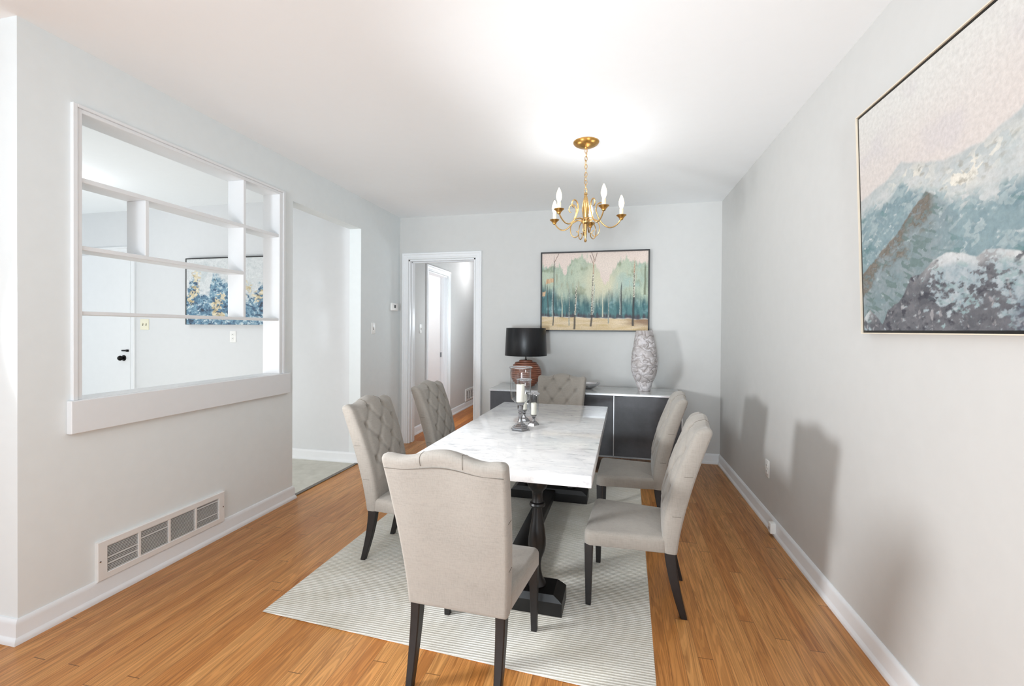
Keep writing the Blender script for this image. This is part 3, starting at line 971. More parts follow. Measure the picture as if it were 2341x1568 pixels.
# ------------------------------------------------------------------ candle holders on the table
def candle_holder(label, x, y, H_, base_r, stem_top, cup_r, g_prof, cand_r, cand_h, rot):
    r = empty('candle_holder', (x, y, RZ + TT), rot); tag(r, label, 'candle holder', 'glass hurricanes on the dining table')
    q = 1.42
    bm = bmesh.new()
    steps = [(base_r * q, 0), (base_r * q, 0.006), (base_r * 0.90 * q, 0.008), (base_r * 0.86 * q, 0.016), (base_r * 0.76 * q, 0.018), (base_r * 0.72 * q, 0.025), (base_r * 0.60 * q, 0.027), (base_r * 0.55 * q, 0.034), (base_r * 0.38 * q, 0.038), (base_r * 0.30 * q, 0.052)]
    f = stem_top / 0.167
    steps = [(a, b * min(1.0, 0.35 + 0.65 * f)) for a, b in steps]
    add_lathe(bm, [(a * 0.80, b) for a, b in steps], 6, rot=PI / 6)
    obj('base', bm, M['dark_chrome'], r, 20)
    zb_ = steps[-1][1] - 0.001
    hs = stem_top - zb_
    st = [(0.55, 0), (0.42, 0.12), (0.36, 0.28), (0.44, 0.40), (0.62, 0.46), (0.44, 0.52), (0.60, 0.56), (0.70, 0.70), (0.74, 0.86), (1.0, 0.93), (1.05, 0.985), (0.98, 1.0)]
    obj('stem', bm_lathe([(cup_r * a, zb_ + hs * b) for a, b in st], 28), M['dark_chrome'], r)
    gl = bmesh.new()
    gp = [(a, stem_top + b) for a, b in g_prof]
    add_lathe(gl, gp, 48, caps=False)
    obj('hurricane_glass', gl, M['glass'], r, None)
    rr, rz_ = gp[-1]
    obj('rim', bm_tube([(rr * math.cos(2 * PI * i / 40), rr * math.sin(2 * PI * i / 40), rz_) for i in range(40)], 0.0042, 8, True), M['silver'], r)
    cd = obj('candle', bm_lathe([(cand_r * 0.97, stem_top + 0.002), (cand_r, stem_top + 0.004), (cand_r, stem_top + cand_h - 0.003), (cand_r * 0.95, stem_top + cand_h), (cand_r * 0.5, stem_top + cand_h - 0.002), (0.0005, stem_top + cand_h - 0.0025)], 32), M['wax'], r)
    obj('wick', bm_tube([(0, 0, stem_top + cand_h - 0.003), (0.001, 0, stem_top + cand_h + 0.006)], 0.0009, 6), M['dark_slot'], cd)
    return r
candle_holder('tallest silver candle holder on the marble table, standing nearest the viewer', -0.558, 2.725, 0.4, 0.056, 0.170, 0.026,
              [(0.022, 0.002), (0.040, 0.006), (0.055, 0.020), (0.062, 0.050), (0.0645, 0.10), (0.0645, 0.17), (0.065, 0.205), (0.070, 0.218)], 0.0255, 0.112, 0.33)
candle_holder('shortest silver candle holder on the marble table, to the right of the tallest', -0.503, 2.895, 0.2, 0.035, 0.063, 0.020,
              [(0.016, 0.002), (0.028, 0.008), (0.034, 0.025), (0.034, 0.06), (0.031, 0.09), (0.030, 0.115), (0.036, 0.142)], 0.0175, 0.080, 0.2)
candle_holder('mid-height silver candle holder on the marble table, behind the other two', -0.588, 3.00, 0.3, 0.038, 0.075, 0.022,
              [(0.018, 0.002), (0.034, 0.007), (0.043, 0.020), (0.046, 0.05), (0.046, 0.12), (0.046, 0.19), (0.049, 0.207)], 0.020, 0.105, 0.45)

# ------------------------------------------------------------------ chandelier
cx, cy = -0.192, 3.134
CH = empty('chandelier', (cx, cy, H)); tag(CH, 'gold five-arm candle chandelier with lit bulbs hanging above the table', 'chandelier')
obj('canopy', bm_lathe([(0.088, 0.0), (0.088, -0.006), (0.080, -0.016), (0.060, -0.027), (0.030, -0.034), (0.012, -0.038), (0.008, -0.046)][::-1], 40), M['brass'], CH)
bm = bmesh.new()
ztop, zbot = -0.046, -0.345
nl = 11
for k in range(nl):
    zc = ztop + (zbot - ztop) * (k + 0.5) / nl
    hl = abs(zbot - ztop) / nl * 0.68
    pts = []
    for i in range(18):
        a = 2 * PI * i / 18
        p = Vector((0.0085 * math.cos(a), 0, hl * math.sin(a)))
        if k % 2: p = Vector((0, p.x, p.z))
        pts.append(p + Vector((0, 0, zc)))
    add_tube(bm, pts, 0.0019, 6, True)
obj('chain', bm, M['pale_brass'], CH)
pts = []
for k in range(40):
    q = k / 39
    pts.append((0.006 * math.sin(q * 14) + (-0.012 * math.exp(-((q - 0.62) / 0.1) ** 2)), 0.005 * math.cos(q * 11), ztop + (zbot - ztop) * q))
obj('cord', bm_tube(pts, 0.0016, 6), M['pale_brass'], CH)
zc0 = 2.126 - H     # cup rim height, local
zh = 2.085 - H      # hub
body = [(0.004, zbot), (0.012, zbot - 0.006), (0.013, zbot - 0.016), (0.009, zbot - 0.022), (0.015, zbot - 0.045), (0.024, zbot - 0.085), (0.026, zbot - 0.115), (0.021, zbot - 0.155), (0.018, zbot - 0.175), (0.026, zh + 0.015), (0.030, zh), (0.026, zh - 0.015), (0.012, zh - 0.024), (0.010, zh - 0.06), (0.008, zh - 0.11), (0.005, zh - 0.122), (0.009, zh - 0.132), (0.010, zh - 0.138), (0.004, zh - 0.147)]
obj('column', bm_lathe(body[::-1], 28), M['pale_brass'], CH)
R5 = 0.247
for k in range(5):
    a = math.radians(90 + 72 * k - 5) 
    ca, sa = math.cos(a), math.sin(a)
    def P(r, z): return Vector((r * ca, r * sa, z))
    curl = [(0.112, zh + 0.076), (0.122, zh + 0.078), (0.130, zh + 0.096), (0.120, zh + 0.120), (0.098, zh + 0.126), (0.078, zh + 0.108), (0.072, zh + 0.074)]
    path = [(r_, z_) for r_, z_ in curl]
    tail = [(0.082, zh + 0.040), (0.098, zh + 0.006), (0.122, zh - 0.022), (0.155, zh - 0.042), (0.190, zh - 0.040), (0.222, zh - 0.018), (0.241, zh + 0.008), (R5, zc0 - 0.02)]
    pts = spline([P(*p) for p in path + tail], 5)
    n_ = len(pts)
    arm = obj('arm', bm_tube(pts, [0.0036 + 0.0012 * min(1, i / (n_ * 0.4)) for i in range(n_)], 8), M['pale_brass'], CH)
    # link strap from hub to arm
    st = spline([P(0.022, zh + 0.002), P(0.050, zh + 0.012), P(0.080, zh + 0.004), P(0.104, zh - 0.004)], 6)
    obj('hub_strap', bm_tube(st, 0.0042, 8), M['pale_brass'], CH)
    a2 = a + math.radians(36)
    c2, s2 = math.cos(a2), math.sin(a2)
    lo = [(0.024, zh - 0.006), (0.060, zh + 0.002), (0.090, zh - 0.018), (0.104, zh - 0.055), (0.098, zh - 0.095), (0.074, zh - 0.114), (0.052, zh - 0.102), (0.050, zh - 0.080), (0.064, zh - 0.074)]
    obj('scroll', bm_tube(spline([Vector((r_ * c2, r_ * s2, z_)) for r_, z_ in lo], 6), 0.0034, 8), M['pale_brass'], CH)
    c = (R5 * ca, R5 * sa, 0)
    obj('drip_cup', bm_lathe([(0.006, zc0 - 0.034), (0.012, zc0 - 0.030), (0.014, zc0 - 0.022), (0.024, zc0 - 0.010), (0.033, zc0 - 0.003), (0.035, zc0), (0.033, zc0 + 0.0005), (0.012, zc0 - 0.006)], 28, c), M['brass'], CH)
    obj('candle_sleeve', bm_lathe([(0.0125, zc0 - 0.007), (0.0125, zc0 + 0.042), (0.009, zc0 + 0.046)], 20, c), M['sleeve'], CH)
    bp = [(0.007, 0.040), (0.010, 0.050), (0.0165, 0.068), (0.0185, 0.082), (0.017, 0.098), (0.012, 0.116), (0.007, 0.130), (0.0015, 0.140)]
    obj('bulb', bm_lathe([(r_, zc0 + z_) for r_, z_ in bp], 20, c), M['bulb'], CH)

# ------------------------------------------------------------------ paintings
def canvas(nx, ny, w, h, fn):
    """grid in local XZ, x 0..w, z 0..h, facing -Y; fn(u,v)->linear rgb"""
    bm = bmesh.new()
    lay = bm.verts.layers.float_color.new('paint')
    g = []
    for j in range(ny + 1):
        row = []
        for i in range(nx + 1):
            v = bm.verts.new((w * i / nx, 0, h * j / ny))
            v[lay] = (*fn(i / nx, j / ny), 1)
            row.append(v)
        g.append(row)
    for j in range(ny):
        for i in range(nx):
            bm.faces.new((g[j][i], g[j][i + 1], g[j + 1][i + 1], g[j + 1][i]))
    return bm
def N(x, y, z=0.0): return noise.noise(Vector((x, y, z)))
def FB(x, y, z=0.0, o=4):
    s, a, t_ = 0.0, 1.0, 0.0
    for _ in range(o):
        s += a * noise.noise(Vector((x, y, z))); t_ += a
        x *= 2.03; y *= 2.03; z += 3.7; a *= 0.55
    return s / t_

def CELL(v):
    return noise.cell(v)
def knife(x, y, sx, sy, ang=0.0, seed=0.0, warp=0.5):
    ca_, sa_ = math.cos(ang), math.sin(ang)
    X = (x * ca_ + y * sa_) * sx; Y = (-x * sa_ + y * ca_) * sy
    X += warp * noise.noise(Vector((X * 0.9, Y * 0.9, seed))); Y += warp * noise.noise(Vector((X * 0.9 + 9, Y * 0.9, seed + 5)))
    row = math.floor(Y)
    return CELL(Vector((math.floor(X + 0.37 * row) + 0.5, row + 0.5, seed + 0.5)))
F_sky, F_sky2 = lin(232, 216, 204), lin(226, 206, 198)
F_sage, F_mint, F_teal, F_deep = lin(162, 178, 160), lin(186, 198, 176), lin(74, 122, 124), lin(38, 88, 94)
F_cream, F_plum, F_sand, F_sand2, F_brown = lin(222, 214, 184), lin(58, 52, 62), lin(228, 206, 172), lin(206, 178, 128), lin(120, 84, 62)
trunks = [  # x, bottom, top, width, palette, lean
    (0.115, 0.06, 0.98, 0.0045, 'dark', 0.006), (0.105, 0.17, 0.55, 0.004, 'light', 0.0), (0.200, 0.17, 0.50, 0.004, 'pale', -0.004), (0.268, 0.06, 0.56, 0.0040, 'mid', 0.006),
    (0.322, 0.01, 0.62, 0.0075, 'birch', 0.022), (0.482, 0.05, 0.98, 0.0070, 'birch', 0.024), (0.500, 0.22, 0.62, 0.004, 'light', 0.01), (0.585, 0.17, 0.55, 0.0045, 'pale', -0.004), (0.640, 0.09, 0.52, 0.0045, 'mid', 0.002),
    (0.756, 0.20, 0.62, 0.006, 'dark', 0.0), (0.745, 0.2, 0.55, 0.004, 'light', 0.0), (0.866, 0.06, 0.93, 0.0080, 'birch2', 0.012), (0.062, 0.18, 0.62, 0.004, 'dark', -0.01), (0.97, 0.45, 0.85, 0.008, 'moss', 0.0)]
def forest(u, v):
    base = mix3(F_sky, F_sky2, 0.5 + 0.8 * N(u * 3, v * 3, 1.2))
    topl = 0.86 + 0.09 * N(u * 4.2, 0.3, 9.0) + 0.05 * N(u * 11, 0.7, 2.0) - 0.24 * math.exp(-((u - 0.60) / 0.055) ** 2) - 0.16 * math.exp(-((u - 0.225) / 0.03) ** 2)
    streak = FB(u * 38, v * 5.0, 3.0, 3) * 1.3 + 0.22 * knife(u, v, 85, 13, 0, 3.0, 0.8) * (1 if v > 0.2 else 0.3)
    broad = FB(u * 8, v * 3.6, 8.0, 4) * 1.5
    # foliage
    k = sstep(topl + 0.02, topl - 0.03, v + 0.09 * streak + 0.05 * broad)
    fol = mix3(F_mint, F_sage, 0.5 + broad * 1.5 + streak * 0.8)
    fol = mix3(fol, lin(98, 112, 92), sstep(0.28, 0.75, streak + 0.6 * FB(u * 12, v * 5, 15.0, 3)) * sstep(0.9, 0.7, v) * 0.75)
    fol = mix3(fol, lin(126, 140, 112), sstep(0.10, 0.40, FB(u * 9 + 4, v * 7, 5.0, 3) + 0.2 * streak) * 0.8)
    fol = mix3(fol, lin(152, 186, 184), sstep(0.05, 0.4, FB(u * 5 + 9, v * 4, 2.0, 3)) * 0.7)
    cl = math.exp(-((u - 0.57) / 0.16) ** 2) * math.exp(-((v - 0.62) / 0.24) ** 2)
    fol = mix3(fol, F_cream, cl * 0.95 + 0.3 * sstep(0.1, 0.6, streak))
    tl = 0.40 + 0.10 * N(u * 5, 2.0, 4.0) + 0.07 * streak + (0.15 if u < 0.17 else 0) * sstep(0.17, 0.1, u)
    teal = mix3(F_teal, F_deep, 0.5 + streak * 1.2 + broad)
    teal = mix3(teal, lin(130, 168, 172), sstep(0.12, 0.45, FB(u * 16, v * 9, 7.0, 3)) * 0.7)
    fol = mix3(fol, teal, sstep(tl + 0.12, tl - 0.10, v))
    c = mix3(base, fol, k)
    pl = 0.205 + 0.02 * streak - 0.025 * u
    c = mix3(c, F_plum, sstep(pl + 0.035, pl - 0.01, v) * (0.75 + streak))
    gl = 0.175 - 0.035 * u + 0.012 * N(u * 14, 1.0, 3.0)
    gr = mix3(F_sand, F_sand2, 0.45 + FB(u * 6, v * 26, 1.0, 4) * 1.5)
    gr = mix3(gr, F_brown, sstep(0.68, 0.98, u + 0.12 * FB(u * 9, v * 40, 2, 3)) * sstep(0.02, 0.10, v) * 0.8)
    c = mix3(c, lin(240, 232, 222), math.exp(-((v - gl) / 0.008) ** 2) * (0.5 + N(u * 18, 0.0, 6.0)))
    c = mix3(c, gr, sstep(gl + 0.004, gl - 0.006, v))
    # warm leaf dabs
    for (bx, by, bw, bh) in ((0.062, 0.635, 0.022, 0.035), (0.100, 0.645, 0.018, 0.030), (0.020, 0.47, 0.016, 0.032)):
        d = max(abs(u - bx) / bw, abs(v - by) / bh) + 0.35 * N(u * 40, v * 12, 2.0)
        c = mix3(c, mix3(lin(196, 146, 100), lin(226, 186, 146), 0.5 + streak), sstep(1.05, 0.7, d) * 0.85)
    for (tx, y0, y1, wd, pal, lean) in trunks:
        if v < y0 or v > y1: continue
        q = (v - y0) / (y1 - y0)
        xx = tx + lean * (q - 0.2) + 0.004 * N(v * 9, tx * 50, 1.0)
        d = abs(u - xx) / (1.6 * wd * (1.15 - 0.55 * q))
        if d < 1:
            s_ = N(u * 190, v * 60, 3.0)
            if pal == 'dark': tc_ = lin(52, 54, 54)
            elif pal == 'light': tc_ = mix3(lin(206, 214, 206), lin(110, 120, 116), 0.4 + s_)
            elif pal == 'pale': tc_ = lin(214, 214, 190)
            elif pal == 'mid': tc_ = mix3(lin(96, 106, 102), lin(190, 194, 184), 0.4 + s_)
            elif pal == 'moss': tc_ = lin(112, 120, 96)
            else:
                tc_ = mix3(lin(60, 48, 40), lin(232, 224, 206), 0.5 + 2.2 * s_ + (0.2 if u > xx else -0.2))
                if v < 0.2: tc_ = lin(58, 46, 38)
                if v > 0.72: tc_ = mix3(lin(150, 104, 78), lin(220, 196, 170), 0.5 + s_)
                if pal == 'birch2' and v < 0.42: tc_ = lin(30, 28, 28)
            c = mix3(c, tc_, (1 - d * d) * (0.95 if q < 0.85 else 0.95 * (1 - (q - 0.85) / 0.15) + 0.1))
    for (x0, z0, x1, z1) in ((0.122, 0.88, 0.165, 0.99), (0.505, 0.90, 0.478, 0.995), (0.508, 0.88, 0.53, 0.99), (0.49, 0.86, 0.465, 0.96)):
        q = max(0, min(1, ((u - x0) * (x1 - x0) + (v - z0) * (z1 - z0)) / ((x1 - x0) ** 2 + (z1 - z0) ** 2)))
        d = math.hypot(u - x0 - q * (x1 - x0), v - z0 - q * (z1 - z0))
        if d < 0.003: c = mix3(c, lin(120, 92, 76), 0.85)
    return c
PW, PH = 1.105, 0.825
PB = empty('framed_painting', (-0.768, YB - 0.004, 1.318)); tag(PB, 'framed painting of a misty teal birch forest on the back wall above the sideboard', 'painting')
o = obj('canvas', canvas(330, 230, PW, PH, forest), M['art_forest'], PB, None, (0.012, -0.024, 0.012))
bm = bmesh.new()
for (x0, x1, z0, z1) in ((0, PW + 0.024, 0, 0.014), (0, PW + 0.024, PH + 0.010, PH + 0.024), (0, 0.014, 0.014, PH + 0.010), (PW + 0.010, PW + 0.024, 0.014, PH + 0.010)):
    add_box(bm, x0, x1, -0.036, 0, z0, z1, 0.001, 1)
obj('frame', bm, M['black_frame'], PB)
obj('backing', bm_box(0.012, PW + 0.012, -0.022, -0.002, 0.012, PH + 0.012), M['canvas_side'], PB)

# mountain painting on the right wall: s runs from its far edge to its near edge
def pl(pts, x):
    if x <= pts[0][0]: return pts[0][1]
    for (a, b), (c, d) in zip(pts, pts[1:]):
        if x <= c: return b + (d - b) * (x - a) / (c - a)
    return pts[-1][1]
ridge = [(0, 0.61), (0.03, 0.622), (0.10, 0.635), (0.15, 0.64), (0.19, 0.665), (0.228, 0.690), (0.27, 0.665), (0.336, 0.632), (0.40, 0.61), (0.46, 0.60), (0.494, 0.607), (0.53, 0.60), (0.571, 0.626), (0.629, 0.638), (0.70, 0.72), (0.78, 0.80), (0.86, 0.74), (1, 0.66)]
diag = [(0, 0.27), (0.053, 0.311), (0.2, 0.41), (0.27, 0.48), (0.329, 0.53), (0.37, 0.50), (0.45, 0.40), (0.55, 0.30), (1, 0.1)]
frontm = [(0.0, 0.06), (0.04, 0.10), (0.085, 0.06), (0.11, 0.03), (0.14, 0.09), (0.20, 0.125), (0.225, 0.155), (0.256, 0.215), (0.30, 0.222), (0.35, 0.262), (0.401, 0.285), (0.45, 0.268), (0.499, 0.245), (0.53, 0.262), (0.564, 0.256), (0.634, 0.232), (0.75, 0.28), (1, 0.2)]
def mountain(s, t):
    fb = FB(s * 14, t * 18, 1.0, 5)
    fb2 = FB(s * 38, t * 46, 4.0, 4)
    k1 = knife(s, t, 34, 52, 0.75, 1.0, 0.9)
    k2 = knife(s, t, 60, 80, 0.5, 7.0, 0.9)
    k3 = knife(s, t, 26, 60, -0.5, 13.0, 0.9)
    sky = mix3(lin(222, 221, 217), lin(219, 211, 206), sstep(1.0, 0.66, t) + 0.25 * FB(s * 3, t * 4, 2, 3))
    sky = mix3(sky, lin(207, 202, 205), sstep(0.0, 0.4, FB(s * 5 + 3, t * 5, 9, 3)) * 0.45)
    rl = pl(ridge, s) + 0.010 * fb
    c = sky
    if t < rl + 0.012:
        depth = rl - t
        snow = mix3(lin(204, 207, 206), lin(184, 194, 195), 0.5 + 1.3 * fb)
        cream = math.exp(-((s - 0.27) / 0.10) ** 2 - ((t - 0.61) / 0.05) ** 2) + 1.1 * math.exp(-(((s - 0.46) - (t - 0.52) * 1.3) / 0.10) ** 2) * math.exp(-((t - 0.53) / 0.07) ** 2)
        snow = mix3(snow, lin(232, 228, 216), min(1, cream) * sstep(-0.25, 0.3, k1 + fb))
        snow = mix3(snow, lin(160, 156, 144), min(1, cream + 0.15) * sstep(0.12, 0.45, fb2 + 0.3 * k2) * (0.8 if s > 0.3 else 0.35))
        snow = mix3(snow, lin(172, 178, 180), sstep(0.05, 0.0, abs(depth - 0.012)) * 0.35)
        c = mix3(c, snow, sstep(rl + 0.008, rl - 0.008, t) * 0.95)
        teal = mix3(lin(142, 164, 169), lin(122, 146, 154), 0.5 + 1.6 * fb + 0.3 * k1)
        teal = mix3(teal, lin(174, 188, 190), sstep(0.15, 0.75, k1 + fb2) * 0.7)
        teal = mix3(teal, lin(96, 132, 134), sstep(0.35, 0.9, k3 * 0.7 + FB(s * 10 + 7, t * 12, 3.0, 3)) * 0.8)
        teal = mix3(teal, lin(204, 211, 212), sstep(0.45, 0.75, fb2 + 0.45 * k2) * 0.8)
        td = 0.075 + 0.30 * max(0.0, s - 0.2) + 0.05 * FB(s * 8, 1.0, 5.0, 3)
        c = mix3(c, teal, sstep(td - 0.02, td + 0.03, depth + 0.03 * k1))
    dl = pl(diag, s) + 0.010 * fb + 0.008 * fb2
    if t < dl and s < 0.62:
        depth = dl - t
        mid = mix3(lin(128, 147, 151), lin(146, 158, 162), 0.5 + 1.4 * fb + 0.3 * k1)
        mid = mix3(mid, lin(112, 132, 131), sstep(0.2, 0.8, k3 + fb))
        mid = mix3(mid, lin(172, 186, 188), sstep(0.40, 0.8, fb2 + 0.4 * k2))
        brown = mix3(lin(92, 84, 74), lin(132, 124, 114), 0.5 + 1.6 * fb2 + 0.3 * k2)
        kb = sstep(0.14, 0.03, depth + 0.16 * fb + 0.03 * k1) * (1 if s < 0.34 else max(0, 1 - (s - 0.34) / 0.03))
        mid = mix3(mid, brown, kb * (0.95 if fb2 + 0.2 * k2 > -0.08 else 0.35))
        c = mix3(c, mid, sstep(0, 0.010, depth) * (1 if s < 0.34 else max(0.0, 1 - (s - 0.34) / 0.12)))
    fl = pl(frontm, s) + 0.006 * fb + 0.006 * fb2
    if t < fl:
        depth = fl - t
        rock = mix3(lin(92, 94, 100), lin(118, 118, 123), 0.5 + 1.6 * fb + 0.3 * k2)
        ice = mix3(lin(144, 164, 171), lin(178, 188, 193), 0.5 + 1.4 * fb2 + 0.3 * k1)
        ice = mix3(ice, lin(138, 166, 166), sstep(0.3, 0.8, k3 + fb) * 0.6)
        ci = math.exp(-((s - 0.43) / 0.10) ** 2) + math.exp(-((s - 0.62) / 0.06) ** 2) + 0.8 * math.exp(-((s - 0.02) / 0.03) ** 2)
        ki = min(1.1, ci) * sstep(0.36, 0.04, depth) + 0.08
        kk = sstep(0.42, 0.68, ki * 0.9 + 1.0 * fb2 + 0.26 * k2 + 0.25 * fb)
        rock = mix3(rock, ice, kk)
        rock = mix3(rock, lin(220, 221, 220), sstep(0.060, 0.015, depth + 0.03 * fb) * min(1, ci) * 0.8)
        rock = mix3(rock, lin(62, 62, 72), sstep(0.15, 0.40, FB(s * 24 + 2, t * 20, 11.0, 4) + 0.16 * k3) * 0.85)
        rock = mix3(rock, lin(70, 76, 96), sstep(0.55, 0.66, s) * sstep(0.16, 0.05, t) * 0.7 * (1 if k2 > -0.2 else 0.4))
        rock = mix3(rock, lin(172, 170, 172), sstep(0.22, 0.42, FB(s * 60, t * 24, 2.0, 3) + 0.12 * k2) * sstep(0.22, 0.08, t) * 0.75)
        c = mix3(c, rock, sstep(0, 0.006, depth))
    return c
MW, MH = 1.20, 0.882
PM = empty('framed_painting', (XR - 0.002, 2.160, 1.329)); tag(PM, 'large framed painting of snowy blue grey mountains on the right wall', 'painting')
PM.rotation_euler = (0, 0, -PI / 2)
tilt = math.radians(2.0)
PM.rotation_mode = 'QUATERNION'
PM.rotation_quaternion = (Matrix.Rotation(-PI / 2, 3, 'Z') @ Matrix.Rotation(tilt, 3, 'X')).to_quaternion()
obj('canvas', canvas(470, 350, MW, MH, mountain), M['art_mountain'], PM, None, (0.006, -0.024, 0.008))
bm = bmesh.new()
FW, FH = MW + 0.012, MH + 0.016
for (x0, x1, z0, z1) in ((0, FW, 0, 0.009), (0, FW, FH - 0.006, FH), (0, 0.007, 0.009, FH - 0.006), (FW - 0.007, FW, 0.009, FH - 0.006)):
    add_box(bm, x0, x1, -0.0245, -0.002, z0, z1, 0.0, 1)
obj('inner_frame', bm, M['black_frame'], PM)
bm = bmesh.new()
for (x0, x1, z0, z1) in ((-0.004, FW + 0.004, -0.004, 0.0), (-0.004, FW + 0.004, FH, FH + 0.004), (-0.004, 0.0, 0, FH), (FW, FW + 0.004, 0, FH)):
    add_box(bm, x0, x1, -0.031, -0.002, z0, z1, 0.0, 1)
obj('frame', bm, M['champagne'], PM)
obj('backing', bm_box(0.01, FW - 0.01, -0.022, -0.004, 0.01, FH - 0.01), M['canvas_side'], PM)

# abstract in the kitchen
def abstract(u, v):
    fb = FB(u * 6, v * 6, 2.0, 4)
    fb2 = FB(u * 22, v * 22, 5.0, 4)
    ka = knife(u, v, 30, 20, 0.6, 2.0, 1.0)
    kb_ = knife(u, v, 44, 30, -0.4, 6.0, 1.0)
    c = mix3(lin(226, 229, 230), lin(206, 211, 213), 0.5 + 1.2 * fb2)
    c = mix3(c, lin(188, 198, 201), sstep(0.15, 0.45, FB(u * 8, v * 3, 7, 3)) * 0.6)
    edge = pl([(0, 0.45), (0.05, 0.70), (0.11, 0.74), (0.15, 0.50), (0.20, 0.42), (0.26, 0.50), (0.30, 0.82), (0.36, 0.74), (0.44, 0.60), (0.55, 0.52), (0.62, 0.40), (0.72, 0.42), (0.80, 0.55), (0.9, 0.6), (1, 0.5)], u) + 0.10 * fb + 0.10 * fb2
    k = sstep(edge + 0.06, edge - 0.06, v + 0.05 * ka)
    pal = [lin(26, 44, 66), lin(44, 80, 112), lin(78, 120, 148), lin(118, 156, 178), lin(186, 206, 214), lin(60, 98, 112)]
    i_ = int((ka * 0.5 + 0.5) * 2.3 + (kb_ * 0.5 + 0.5) * 2.3 + 1.6 * fb2 + 1.4 * fb + 0.9 - 1.0 * (0.5 - v))
    blue = pal[max(0, min(5, i_))]
    blue = mix3(blue, lin(226, 232, 234), sstep(0.30, 0.5, fb2 + 0.25 * kb_) * 0.8)
    c = mix3(c, blue, k * 0.95)
    for (bx, by, rx, rz) in ((0.11, 0.72, 0.05, 0.13), (0.10, 0.50, 0.055, 0.12), (0.05, 0.40, 0.05, 0.10), (0.34, 0.30, 0.06, 0.14), (0.38, 0.14, 0.05, 0.08), (0.40, 0.42, 0.04, 0.06), (0.66, 0.55, 0.07, 0.10), (0.62, 0.42, 0.05, 0.08), (0.80, 0.42, 0.08, 0.1), (0.30, 0.16, 0.025, 0.04)):
        d = ((u - bx) / rx) ** 2 + ((v - by) / rz) ** 2
        if d < 1.4 and kb_ * 0.5 + 0.9 * fb2 + 0.6 * (1 - d) > 0.28:
            c = mix3(c, mix3(lin(190, 170, 124), lin(232, 222, 196), 0.5 + 1.5 * fb2 + 0.4 * ka), 0.9)
    return c
AW, AH = 1.16, 0.70
PA = empty('canvas_painting', (-4.505, YK - 0.003, 1.366)); tag(PA, 'abstract blue, white and gold canvas on the kitchen wall seen through the pass-through', 'painting')
obj('canvas', canvas(230, 150, AW, AH, abstract), M['art_abstract'], PA, None, (0.002, -0.036, 0.0))
obj('stretcher_frame', bm_box(0, AW + 0.004, -0.035, 0.0, -0.001, AH + 0.004), M['canvas_side'], PA)
bm = bmesh.new()
add_box(bm, -0.007, 0.0, -0.040, 0, -0.002, AH + 0.010); add_box(bm, -0.007, AW + 0.010, -0.040, 0, AH + 0.004, AH + 0.012)
obj('frame', bm, M['black_frame'], PA)

# ------------------------------------------------------------------ lights
def light(name, kind, loc, energy, color=(1, 1, 1), **k):
    d = bpy.data.lights.new(name, kind)
    d.energy = energy; d.color = color
    tgt = k.pop('target', None)
    for a, b in k.items(): setattr(d, a, b)
    o = bpy.data.objects.new(name, d); COL.objects.link(o); o.location = loc
    if tgt is not None:
        o.rotation_euler = (Vector(tgt) - Vector(loc)).to_track_quat('-Z', 'Y').to_euler()
    return o
w = bpy.data.worlds.new('World'); scene.world = w; w.use_nodes = True
w.node_tree.nodes['Background'].inputs[0].default_value = (0.85, 0.935, 1.0, 1)
w.node_tree.nodes['Background'].inputs[1].default_value = 1.3
COOL = (0.84, 0.93, 1.0)
light('side_key_spot', 'SPOT', (-2.68, 0.80, 1.32), 335, (0.95, 0.975, 1.0), target=(1.05, 2.55, 1.22), spot_size=math.radians(68), spot_blend=0.35, shadow_soft_size=0.21)  # added unseen key spot throwing shadows to the right; no window there
light('room_fill', 'AREA', (-0.6, -6.0, 1.7), 30, COOL, target=(-0.6, 3.0, 1.5), shape='RECTANGLE', size=4.0, size_y=2.2)
light('ceiling_bounce', 'AREA', (-0.6, -0.6, 0.3), 12, COOL, target=(-0.6, 3.4, 2.6), shape='RECTANGLE', size=2.8, size_y=1.2)
light('back_ceiling_fill', 'SPOT', (-0.7, -5.4, 0.7), 1500, COOL, target=(-0.7, 4.8, 2.7), spot_size=math.radians(36), spot_blend=0.9, shadow_soft_size=0.5)  # added spot far behind the camera, lifts back ceiling and upper back wall
light('left_wall_fill', 'AREA', (0.85, -1.0, 1.7), 14, COOL, target=(-2.4, 2.4, 1.5), shape='RECTANGLE', size=1.0, size_y=1.2)
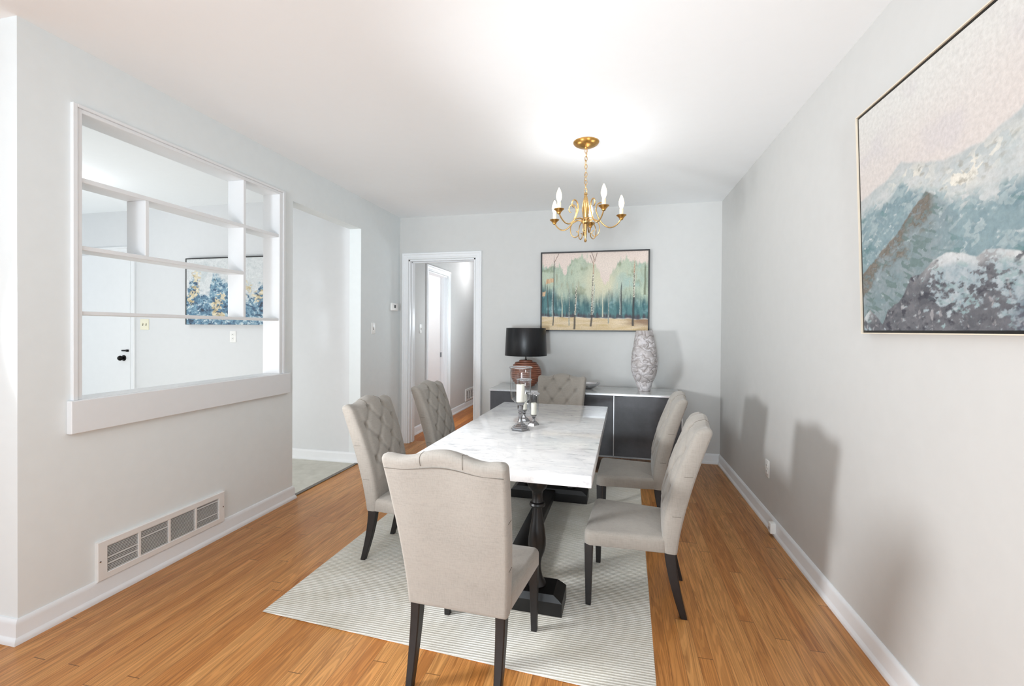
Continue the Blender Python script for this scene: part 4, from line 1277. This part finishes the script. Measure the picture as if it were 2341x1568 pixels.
light('kitchen_light', 'POINT', (-4.62, 2.86, 2.56), 7, (0.95, 0.97, 1.0), shadow_soft_size=0.12)
light('kitchen_fill', 'AREA', (-4.3, 1.62, 0.85), 34, (1.0, 0.985, 0.975), target=(-4.3, 4.0, 0.95), shape='RECTANGLE', size=2.6, size_y=1.2)
light('hall_light', 'POINT', (-2.05, 7.2, 2.3), 9, (0.97, 0.97, 1.0), shadow_soft_size=0.08)
light('hall_fill', 'POINT', (-1.62, 6.1, 1.45), 20, COOL, shadow_soft_size=0.15)
light('bedroom_light', 'POINT', (-3.4, 6.4, 1.9), 40, (1, 1, 1), shadow_soft_size=0.2)
for k in range(5):
    a = math.radians(90 + 72 * k - 5)
    light('bulb_glow', 'POINT', (cx + (R5 + 0.001) * math.cos(a), cy + R5 * math.sin(a), H + zc0 + 0.165), 0.88, (0.96, 0.97, 1.0), shadow_soft_size=0.04)
light('floor_rug_fill', 'AREA', (-1.3, -1.0, 2.35), 24, COOL, target=(-0.9, 2.0, 0.0), shape='RECTANGLE', size=1.6, size_y=0.8)  # added unseen area lamp to brighten left floor and rug

# ------------------------------------------------------------------ camera
cd = bpy.data.cameras.new('camera')
cam = bpy.data.objects.new('camera', cd); COL.objects.link(cam)
cam.location = (0, 0, 1.33)
cam.rotation_euler = (Matrix.Rotation(0.221861, 3, 'Z') @ Matrix.Rotation(PI / 2 - 0.0074158, 3, 'X') @ Matrix.Rotation(0.0066979, 3, 'Z')).to_euler()
cd.sensor_width = 36.0; cd.sensor_fit = 'HORIZONTAL'
cd.lens = 1025.0 / 2341.0 * 36.0
cd.shift_y = -22.4495 / 2341.0
cd.clip_start = 0.02
scene.camera = cam
scene.view_settings.view_transform = 'Standard'
scene.view_settings.look = 'None'
scene.view_settings.exposure = 0.0
scene.cycles.max_bounces = 12
scene.cycles.diffuse_bounces = 6
scene.cycles.glossy_bounces = 6
scene.cycles.transmission_bounces = 12
scene.cycles.transparent_max_bounces = 12
scene.cycles.caustics_reflective = False
scene.cycles.caustics_refractive = False
scene.cycles.use_denoising = True
